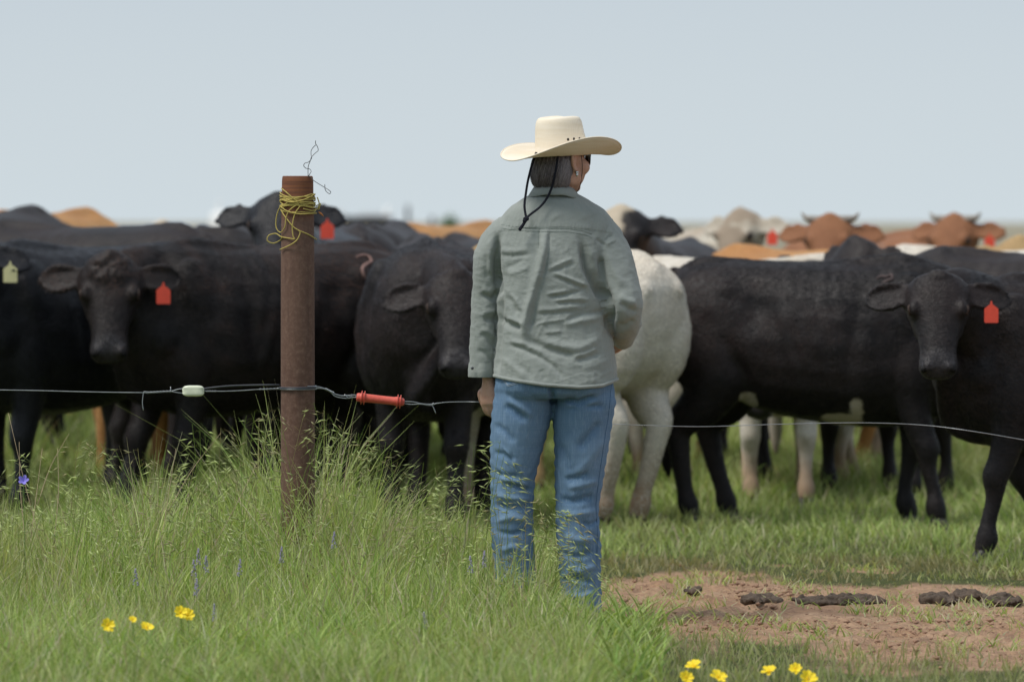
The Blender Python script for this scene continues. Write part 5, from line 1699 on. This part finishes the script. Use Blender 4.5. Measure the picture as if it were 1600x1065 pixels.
for t in (0.105, 0.165, 0.855, 0.915):
    lathe([(t - 0.010, 0.012), (t - 0.008, 0.0245), (t + 0.008, 0.0245), (t + 0.010, 0.012)], 'flange', HRED, root)
g = Geo()
g.tube([np.array(P(a, b, d)) for a, b, d in ((630, 627, FW), (645, 627.5, FW), (660, 630.5, FW), (676, 631, FW), (686, 629.5, FW), (700, 628, FW), (730, 627.5, FW), (752, 628.3, FW), (775, 633, FW + 0.1), (815, 645, FW + 0.2), (862, 655, FW + 0.25),
        (910, 660, FW + 0.25), (960, 662.5, FW + 0.3), (1050, 665.5, FW + 0.3), (1110, 666, FW + 0.35), (1200, 663, FW + 0.4), (1300, 660.5, FW + 0.45), (1380, 660.8, FW + 0.45), (1450, 664.5, FW + 0.45), (1520, 673.5, FW + 0.4), (1600, 687, FW + 0.4), (1760, 716, FW + 0.4))], 0.0014, ref=(0, 0, 1), n=7, sub=6)
g.tube([np.array(P(a, b, FW)) for a, b in ((630, 630), (642, 631.5), (658, 631), (672, 633), (684, 629))], 0.0014, ref=(0, 1, 0), n=6, sub=4)
g.tube([np.array(P(a, b, FW)) for a, b in ((678, 629), (674, 632), (677, 636), (681, 646))], 0.0015, ref=(0, 1, 0), n=6, sub=4)
tag(link('gate_wire', g.mesh('gate_wire'), None, WIRE), 'single thin wire sagging from the red handle behind the woman to the right edge', 'fence wire')

# ------------------------------------------------------------------ seeding grass stems
def panicles(name, spots, seed, spread=1.0, mat=GRASS):
    r = np.random.default_rng(seed)
    V, T, Cc = [], [], []
    nv = 0
    def add(v, t, c):
        nonlocal nv
        V.append(v); T.append(t + nv); nv += len(v); Cc.append(np.tile(np.append(c, 1.0), (len(v), 1)))
    def strip(path, w, c):
        path = np.array(path); k = len(path)
        ws = w * np.linspace(1, 0.55, k)[:, None] * np.array((1, 0.3, 0))
        v = np.empty((2 * k, 3)); v[0::2] = path - ws; v[1::2] = path + ws
        i = np.arange(k - 1)[:, None] * 2
        t = np.concatenate([np.concatenate([i, i + 1, i + 3], 1), np.concatenate([i, i + 3, i + 2], 1)])
        add(v, t, c)
    def spikelet(p, d, ln, wd, c):
        d = d / np.linalg.norm(d)
        s = np.cross(d, (0, 0, 1.0)); s /= np.linalg.norm(s) + 1e-6; u = np.cross(d, s)
        m_ = p + d * ln * 0.38
        v = np.array([p, m_ + s * wd, m_ + u * wd * 0.7, m_ - s * wd, m_ - u * wd * 0.7, p + d * ln])
        t = np.array([(0, 1, 2), (0, 2, 3), (0, 3, 4), (0, 4, 1), (5, 2, 1), (5, 3, 2), (5, 4, 3), (5, 1, 4)])
        add(v, t, c)
        strip([p + d * ln * 0.9, p + d * ln * 1.5 + (0, 0, 0.001)], 0.0004, c * 1.1)
    for (px, top, d, big) in spots:
        x = (px - 800) / FPX * d
        zt = P(px, top, d).z
        if zt < 0.1: continue
        lean = r.normal(0.02, 0.06); leany = r.normal(0, 0.03)
        dry = r.random() < 0.25
        cs = np.array((0.36, 0.30, 0.17)) if dry else np.array((0.20, 0.28, 0.07))
        cp = np.array((0.50, 0.46, 0.27)) * r.uniform(0.8, 1.15) if dry else np.array((0.60, 0.66, 0.34)) * r.uniform(0.75, 1.2)
        bx, by = x - lean * zt * 3, d - leany
        path = []
        for k in range(9):
            t = k / 8
            path.append((bx + (x - bx) * t ** 1.4, by + (d - by) * t, zt * (t * 1.03 - 0.03 * t ** 6)))
        strip(path, 0.0012, cs)
        path = np.array(path)
        droop = r.choice((-1, 1), p=(0.3, 0.7))
        for k in range(int(r.integers(7, 15) * big)):
            t = 0.58 + 0.42 * r.random() ** 0.8
            i = min(7, int(t * 8)); f_ = t * 8 - i
            p0 = path[i] * (1 - f_) + path[i + 1] * f_
            sd = r.choice((-1, 1)) if r.random() < 0.45 else droop
            ln = r.uniform(0.02, 0.065) * (1.25 - t) * 2.5 * spread
            dv = np.array((sd * r.uniform(0.5, 1.0), r.normal(0, 0.5), r.uniform(0.1, 0.8)))
            dv /= np.linalg.norm(dv)
            p1 = p0 + dv * ln * 0.6; p2 = p0 + dv * ln + np.array((sd * 0.008, 0, -0.012))
            strip([p0, p1, p2], 0.0005, cs)
            spikelet(p2, np.array((sd * r.uniform(0.4, 1.1), r.normal(0, 0.4), r.uniform(-1.1, 0.15))), r.uniform(0.027, 0.042), r.uniform(0.0027, 0.0040), cp)
    me = fast_mesh(name, np.concatenate(V), None, np.concatenate(T), smooth=False)
    set_col(me, 'tint', np.concatenate(Cc))
    return link(name, me, None, mat)


pr_ = random.Random(12)
heads = [(18, 700), (60, 702), (104, 694), (122, 690), (150, 684), (165, 690), (215, 700), (232, 694), (247, 704), (300, 662), (312, 672), (345, 668), (352, 680), (385, 648), (398, 642), (405, 660), (430, 640), (446, 652), (478, 636), (490, 628),
         (505, 640), (515, 650), (528, 668), (560, 676), (578, 664), (590, 668), (603, 690), (650, 735), (662, 722), (672, 742), (733, 712), (741, 690), (748, 702), (760, 720), (782, 688), (790, 735), (802, 742), (818, 770), (842, 776), (858, 778), (866, 790), (889, 800), (902, 815), (915, 850), (875, 856), (848, 840)]
spots = []
heads = [h_ for i_, h_ in enumerate(heads) if i_ % 5 != 2]
for (a, b) in heads:
    spots.append((a, b, FD - pr_.uniform(0.05, 0.55) if a < 700 else 19.75 - pr_.uniform(0, 0.25), 1.15))
    for q in range(1):
        spots.append((a + pr_.uniform(-22, 22), b + pr_.uniform(8, 70), FD - pr_.uniform(0.0, 0.8) if a < 700 else 19.75 - pr_.uniform(0, 0.4), 0.9))
for k in range(110):
    a = pr_.uniform(-60, 930)
    d = pr_.uniform(18.6, 20.5)
    if 740 < a: d = pr_.uniform(18.6, 19.8)
    spots.append((a, pr_.uniform(715, 800) + (60 if a > 740 else 0) + (20.4 - d) * 40, d, 0.7))
tag(panicles('seeding_grass', spots, 4), 'drooping green oat grass seed heads standing along the fence', 'grass', kind='stuff')
# (dry stalks) at the left
g = Geo()
for (a0, b0, a1, b1) in ((13, 645, 78, 900), (108, 677, 58, 790), (90, 700, 84, 850), (30, 690, 40, 850), (66, 700, 48, 840), (345, 676, 262, 800), (403, 720, 330, 860), (275, 700, 250, 860), (560, 800, 520, 880)):
    p0, p1 = np.array(P(a0, b0, 19.9)), np.array(P(a1, b1, 19.8))
    mid = (p0 + p1) / 2 + np.array((pr_.uniform(-0.01, 0.01), 0, 0.01))
    g.tube([p1, mid, p0], [0.0016, 0.0013, 0.0007], n=5, sub=4)
tag(link('dry_stalks', g.mesh('dry_stalks'), None, plain('dry_straw', (0.40, 0.31, 0.20), 0.9, 0.1)), 'thin dry brown stalks poking out of the grass at left', 'stalks', kind='stuff')

# ------------------------------------------------------------------ flowers
PETAL = plain('yellow_petal', (0.86, 0.66, 0.02), 0.55, 0.3, var=0.08)
FEYE = plain('yellow_flower_eye', (0.72, 0.47, 0.015), 0.8, 0.2)
STEM = plain('green_stem', (0.13, 0.22, 0.05), 0.7, 0.2)
pg = bpy.data.meshes.new('petal')
pv = [(0, -0.002, 0), (0, 0.002, 0), (0.010, -0.0065, 0.002), (0.010, 0.0065, 0.002), (0.010, 0, 0.0), (0.021, -0.008, 0.0035), (0.021, 0.008, 0.0035), (0.021, 0, 0.001), (0.027, -0.005, 0.002), (0.0285, 0.0015, 0.001), (0.027, 0.005, 0.002)]
pg.from_pydata(pv, [], [(0, 4, 2), (0, 1, 4), (1, 3, 4), (2, 4, 7, 5), (4, 3, 6, 7), (5, 7, 9, 8), (7, 6, 10, 9)])
pg.update(); pg.materials.append(PETAL)


def yellow_flower(px, py, d, size, tilt, label):
    p = P(px, py, d)
    root = empty('yellow_flower', (p.x, p.y, float(ground_z(p.x, p.y))), 0, label, 'flower', 'yellow wildflowers in the foreground grass')
    hh = p.z - root.location.z
    g = Geo(); g.tube([(0.012, 0, 0), (0.006, 0, hh * 0.5), (0, 0, hh)], [0.0015, 0.0013, 0.0012], n=6); link('stem', g.mesh('stem'), root, STEM)
    g = Geo(); g.blob((0, 0, 0), (0.0065 * size, 0.0065 * size, 0.004 * size), None, 10, 6)
    M0 = Matrix.Rotation(tilt, 4, 'X') @ Matrix.Rotation(pr_.uniform(-0.3, 0.3), 4, 'Y')
    e = link('flower_eye', g.mesh('flower_eye'), root, FEYE); e.location = (0, 0, hh + 0.003); e.rotation_euler = M0.to_euler()
    for k in range(8):
        o = link('petal', pg, root)
        Mx = Matrix.Translation((0, 0, hh)) @ M0 @ Matrix.Rotation(k * PI / 4 + pr_.uniform(-.12, .12), 4, 'Z') @ Matrix.Rotation(-pr_.uniform(0.15, 0.5), 4, 'Y') @ Matrix.Scale(size, 4)
        o.matrix_local = Mx


for a in ((282, 957, 17.8, 0.85, 1.0, 'bigger left bloom of the touching yellow pair in the left foreground'), (293, 961, 17.82, 0.85, 1.1, 'right bloom of the touching yellow pair in the left foreground'),
          (168, 977, 17.3, 0.85, 1.2, 'yellow flower farthest left in the foreground grass'), (229, 981, 17.3, 0.85, 0.6, 'yellow flower just left below the touching pair'), (207, 968, 17.4, 0.5, 0.8, 'tiny yellow flower between two larger ones at left'),
          (1084, 1041, 17.0, 0.95, 0.5, 'yellow flower top left of the bottom group beneath the woman'), (1072, 1059, 16.9, 0.85, 1.0, 'yellow flower at the bottom edge, leftmost of its group'), (1122, 1058, 16.9, 1.0, 0.7, 'yellow flower at the bottom edge, right one of the left group'),
          (1202, 1049, 17.0, 0.9, 0.5, 'yellow flower leftmost in the right bottom group'), (1243, 1045, 17.0, 0.75, 0.9, 'small upright yellow flower, topmost of the right bottom group'), (1262, 1061, 16.9, 1.1, 0.9, 'largest yellow flower at the bottom edge, right')):
    yellow_flower(*a)
# violet bellflower
p = P(37, 752, 19.6)
root = empty('violet_flower', (p.x, p.y, 0), 0, 'single blue violet flower in the tall grass at the left edge', 'flower')
VIO = plain('violet_petal', (0.24, 0.21, 0.62), 0.6, 0.2, var=0.1)
g = Geo(); g.tube([(0.01, 0, 0), (0.003, 0, p.z * 0.6), (0, 0, p.z)], 0.0012, n=6); link('stem', g.mesh('stem'), root, STEM)
vm = pg.copy(); vm.materials.clear(); vm.materials.append(VIO)
for k in range(5):
    o = link('petal', vm, root)
    o.matrix_local = Matrix.Translation((0, 0, p.z)) @ Matrix.Rotation(1.0, 4, 'X') @ Matrix.Rotation(k * 2 * PI / 5, 4, 'Z') @ Matrix.Rotation(-0.6, 4, 'Y') @ Matrix.Scale(0.85, 4)
# pale purple flower spikes
PUR = plain('pale_purple_florets', (0.36, 0.33, 0.44), 0.8, 0.2, var=0.2)
g = Geo(); fr_ = random.Random(8)
for k in range(34):
    t = k / 34
    a = fr_.uniform(0, 6.28)
    rr2 = 0.011 * (1.1 - t)
    g.blob((rr2 * math.cos(a), rr2 * math.sin(a), t * 0.075), (0.0038, 0.0038, 0.003), None, 5, 3)
spike_me = g.mesh('florets'); spike_me.materials.append(PUR)
g = Geo(); g.tube([(0.008, 0, -0.22), (0.002, 0, -0.1), (0, 0, 0.05)], 0.0012, n=5); stem_me = g.mesh('stem'); stem_me.materials.append(STEM)
for (a, b, d, where) in ((310, 868, 19.0, 'tallest purple spike left of centre below the post'), (322, 880, 18.9, 'purple spike right beside the tallest one'), (303, 886, 18.8, 'purple spike low on the left of the tallest one'), (375, 885, 18.9, 'purple spike below the post base'),
                         (440, 865, 19.1, 'purple spike right below the post base'), (212, 900, 18.6, 'purple spike left of the pair of yellow blooms'), (307, 915, 18.5, 'purple spike above the pair of yellow blooms'), (335, 955, 18.2, 'purple spike right of the pair of yellow blooms'),
                         (170, 1010, 17.6, 'blurred purple spike below the leftmost yellow flower'), (265, 1052, 17.2, 'blurred purple spike near the bottom edge at left'), (522, 842, 19.2, 'purple spike in grass right of the post'), (735, 880, 18.9, 'purple spike in grass left of her knee'),
                         (757, 872, 18.95, 'purple spike next to her left shin'), (663, 968, 18.2, 'purple spike in grass left below the woman'), (828, 1045, 17.2, 'blurred purple spike at bottom centre'), (270, 1030, 17.4, 'blurred purple spike between yellow blooms and bottom edge')):
    p = P(a, b, d)
    root = empty('purple_flower_spike', (p.x, p.y, p.z - 0.03), fr_.uniform(0, 6), where, 'wildflower', 'pale purple flower spikes in the grass')
    root.scale = (0.75,) * 3
    link('florets', spike_me, root); link('stem', stem_me, root)

# ------------------------------------------------------------------ dung and clods on the bare soil
m = Mat('dark_dung', 0.85, 0.25)
c = m.mix(m.fl(m.noise(35, 5), 0.3, 0.7), (0.058, 0.043, 0.033), (0.135, 0.100, 0.074))
m.color(c); m.bump(m.noise(70, 5), 0.7, 0.01)
DUNG = m.m
def dung(px, py, wpx, hpx, n, label, seed):
    d = CAM_H / ((py - 346) / FPX)
    c = P(px, py, d)
    r = random.Random(seed)
    g = Geo(); k = d / FPX
    for i in range(n):
        t = r.uniform(-1, 1)
        s = r.uniform(0.35, 1) * hpx * k * 0.55 * (1 - 0.45 * abs(t))
        g.blob((t * wpx * k * 0.5, r.uniform(-0.14, 0.14) * (1 - abs(t) * 0.5), s * r.uniform(0.2, 0.75)), (s * r.uniform(1.0, 2.2), s * r.uniform(1.0, 1.7), s * r.uniform(0.6, 1.0)), None, 10, 7)
    g.blob((0, 0, 0.004), (wpx * k * 0.56, 0.12, 0.012), None, 20, 6)
    for i in range(n):
        t = r.uniform(-1, 1); s = r.uniform(0.10, 0.22) * hpx * k
        g.blob((t * wpx * k * 0.5, r.uniform(-0.11, 0.11) * (1 - t * t), r.uniform(0.2, 0.55) * hpx * k * (1 - abs(t) * 0.7)), s, None, 8, 6)
    me = remesh(g, 'dung', 0.007, 1, 0.5)
    V = coords(me); N_ = normals(me)
    V = V + N_ * ((noise2(V[:, 0] * 55 + V[:, 2] * 30, V[:, 1] * 50 + V[:, 2] * 40, seed) - 0.5) * 0.028 + (noise2(V[:, 0] * 120, V[:, 1] * 100 + V[:, 2] * 90, seed + 3) - 0.5) * 0.008)[:, None]
    set_coords(me, V)
    o = link('dung_pile', me, None, DUNG); o.location = (c.x, d, float(ground_z(c.x, d)) - 0.002)
    tag(o, label, 'dung', 'dung piles on the bare soil')


dung(1312, 944, 132, 23, 46, 'largest dark dung pile, spread wide on the bare soil', 1)
dung(1188, 941, 46, 19, 16, 'rounded dung clump left of the largest pile', 2)
dung(1080, 928, 22, 14, 8, 'small dung lump nearest the woman on the bare soil', 3)
dung(1468, 943, 56, 19, 18, 'dung clump right of the largest pile', 4)
dung(1562, 944, 60, 21, 20, 'dung clump nearest the right edge', 5)
dung(1510, 934, 40, 20, 10, 'flat grey dung heap between the two right clumps', 6)
CLOD = plain('soil_clod', (0.30, 0.185, 0.125), 0.95, 0.1, var=0.35, scale=20, bump=0.5)
V, T = [], []
base = np.array([(1, 0, 0), (-1, 0, 0), (0, 1, 0), (0, -1, 0), (0, 0, 1), (0, 0, -1)], float)
tri = np.array([(0, 2, 4), (2, 1, 4), (1, 3, 4), (3, 0, 4), (2, 0, 5), (1, 2, 5), (3, 1, 5), (0, 3, 5)])
xs, ys_ = sample_area(60000, 17.5, 26, 0.6)
kk = rng.uniform(0, 1, len(xs)) < dirt_mask(xs, ys_) ** 2 * smoothstep(0.35, 0.7, fbm(xs * 3, ys_ * 1.5, 81, 3)) * 0.9
xs, ys_ = xs[kk][:5200], ys_[kk][:5200]
for i, (x, y) in enumerate(zip(xs, ys_)):
    s = 0.0018 + 0.009 * rng.random() ** 7
    V.append(base * s * rng.uniform(0.6, 1.4, (6, 3)) * (1.3, 1.2, 0.7) + (x, y, float(ground_z(x, y)) + s * 0.2)); T.append(tri + 6 * i)
tag(link('soil_clods', fast_mesh('soil_clods', np.concatenate(V), None, np.concatenate(T), False), None, CLOD), 'small crumbs of reddish soil scattered over the bare ground', 'soil', kind='stuff')

# straw litter on the soil
xs, ys_ = sample_area(30000, 17.5, 26, 0.6)
kk = rng.uniform(0, 1, len(xs)) < dirt_mask(xs, ys_) * 0.55
xs, ys_ = xs[kk][:2600], ys_[kk][:2600]; n = len(xs)
tl = DRY[rng.integers(0, 4, n)] * rng.uniform(0.7, 1.2, (n, 1))
lit = blades('straw_litter', xs, ys_, np.full(n, 0.016) * rng.uniform(0.5, 1.4, n), rng.uniform(0.0015, 0.004, n), rng.uniform(2, 5, n), tl, seg=2)
tag(lit, 'bits of dry straw lying on the bare soil', 'straw', kind='stuff')

# ------------------------------------------------------------------ things far behind the herd
def leafy(name, px, d, w, h, label, cat, seed):
    x = (px - 800) / FPX * d
    root = empty(name, (x, d, 0), 0, label, cat)
    r = np.random.default_rng(seed)
    g = Geo()
    for k in range(5):
        a = r.uniform(0, 6.28)
        g.tube([(0, 0, 0), (w * 0.12 * math.cos(a), w * 0.12 * math.sin(a), h * 0.4), (w * 0.3 * math.cos(a), w * 0.3 * math.sin(a), h * 0.75)], [0.05, 0.035, 0.012], n=6)
    link('trunk', g.mesh('trunk'), root, plain('bark', (0.12, 0.09, 0.07), 0.9, 0.1))
    nl = 2600
    u = r.normal(0, 1, (nl, 3)); u /= np.linalg.norm(u, axis=1)[:, None]
    rad = r.uniform(0.45, 1.0, (nl, 1)) * (0.75 + 0.35 * noise2(u[:, 0] * 3 + 9, u[:, 2] * 3 + u[:, 1] * 2, seed)[:, None])
    c = u * rad * (w / 2, w / 2, h * 0.42) + (0, 0, h * 0.58)
    t1 = r.normal(0, 1, (nl, 3)); t1 /= np.linalg.norm(t1, axis=1)[:, None]; t2 = np.cross(t1, u); s = w * 0.035
    V = np.stack([c - t1 * s, c + t2 * s * 0.5, c + t1 * s, c - t2 * s * 0.5], 1).reshape(-1, 3)
    me = fast_mesh('crown', V, np.arange(nl * 4).reshape(-1, 4), None, False)
    tint = np.repeat(np.array((0.10, 0.19, 0.05)) * r.uniform(0.6, 1.3, (nl, 1)), 4, 0)
    set_col(me, 'tint', np.concatenate([tint, np.ones((nl * 4, 1))], 1))
    link('crown', me, root, GRASS)


leafy('bush', 148, 130, 1.1, 1.52, 'round green bush far off at the left, above the cattle backs', 'bush', 1)
leafy('tree', 703, 300, 1.3, 1.9, 'faint small green tree far off left of the woman', 'tree', 2)
STEEL = plain('dark_painted_steel', (0.05, 0.05, 0.055), 0.6, 0.3)
WHITE = plain('white_paint', (0.85, 0.85, 0.83), 0.5, 0.4, var=0.04)
TYRE = plain('tyre', (0.02, 0.02, 0.02), 0.9, 0.2)
def box(g, c, s):
    x, y, z = c; a, b, h = s[0] / 2, s[1] / 2, s[2] / 2
    V = [(x + i * a, y + j * b, z + k * h) for k in (-1, 1) for j in (-1, 1) for i in (-1, 1)]
    g.add(V, [(0, 2, 3, 1), (4, 5, 7, 6), (0, 1, 5, 4), (2, 6, 7, 3), (0, 4, 6, 2), (1, 3, 7, 5)])
D2 = 230
root = empty('flatbed_trailer', ((562 - 800) / FPX * D2, D2, 0), 0, 'dark flatbed trailer far off right of the post, low on the horizon', 'trailer')
g = Geo(); box(g, (0, 0, 1.50), (2.6, 2.0, 0.22)); box(g, (0, 0, 1.3), (2.2, 0.2, 0.2)); link('bed', g.mesh('bed', False), root, STEEL)
g = Geo(); box(g, (-0.9, -0.5, 1.72), (0.5, 0.6, 0.2)); box(g, (0.5, 0, 1.68), (1.0, 0.8, 0.12)); link('load', g.mesh('load', False), root, WHITE)
for sx in (-0.55, 0.55):
    for sy in (-0.9, 0.9):
        g = Geo(); g.tube([(sx, sy - 0.12, 0.5), (sx, sy + 0.12, 0.5)], 0.5, ref=(0, 0, 1), n=20); link('wheel', g.mesh('wheel'), root, TYRE)
for (a, hgt, d, lab) in ((605, 2.02, 230, 'pale upright post far off, left of the pair by the trailer'), (637, 2.05, 230, 'dark upright post far off, right of the pair by the trailer'), (675, 1.62, 230, 'short faint post far off between trailer and orange cow')):
    g = Geo(); g.tube([(0, 0, 0), (0, 0, hgt)], [0.09, 0.08], n=10)
    o = link('far_post', g.mesh('far_post'), None, WHITE if a == 605 else STEEL); o.location = ((a - 800) / FPX * d, d, 0)
    tag(o, lab, 'post', 'far posts on the horizon')
D3 = 200
root = empty('storage_tank', ((348 - 800) / FPX * D3, D3, 0), 0, 'white upright storage tank shining far off left of the post', 'tank')
g = Geo(); g.tube([(0, 0, 0), (0, 0, 1.55), (0, 0, 1.75)], [0.42, 0.42, 0.2], n=24); link('tank_shell', g.mesh('tank_shell'), root, WHITE)
g = Geo(); g.tube([(-0.12, 0, 1.6), (-0.12, 0, 2.1)], 0.05, n=8); link('vent_pipe', g.mesh('vent_pipe'), root, WHITE)
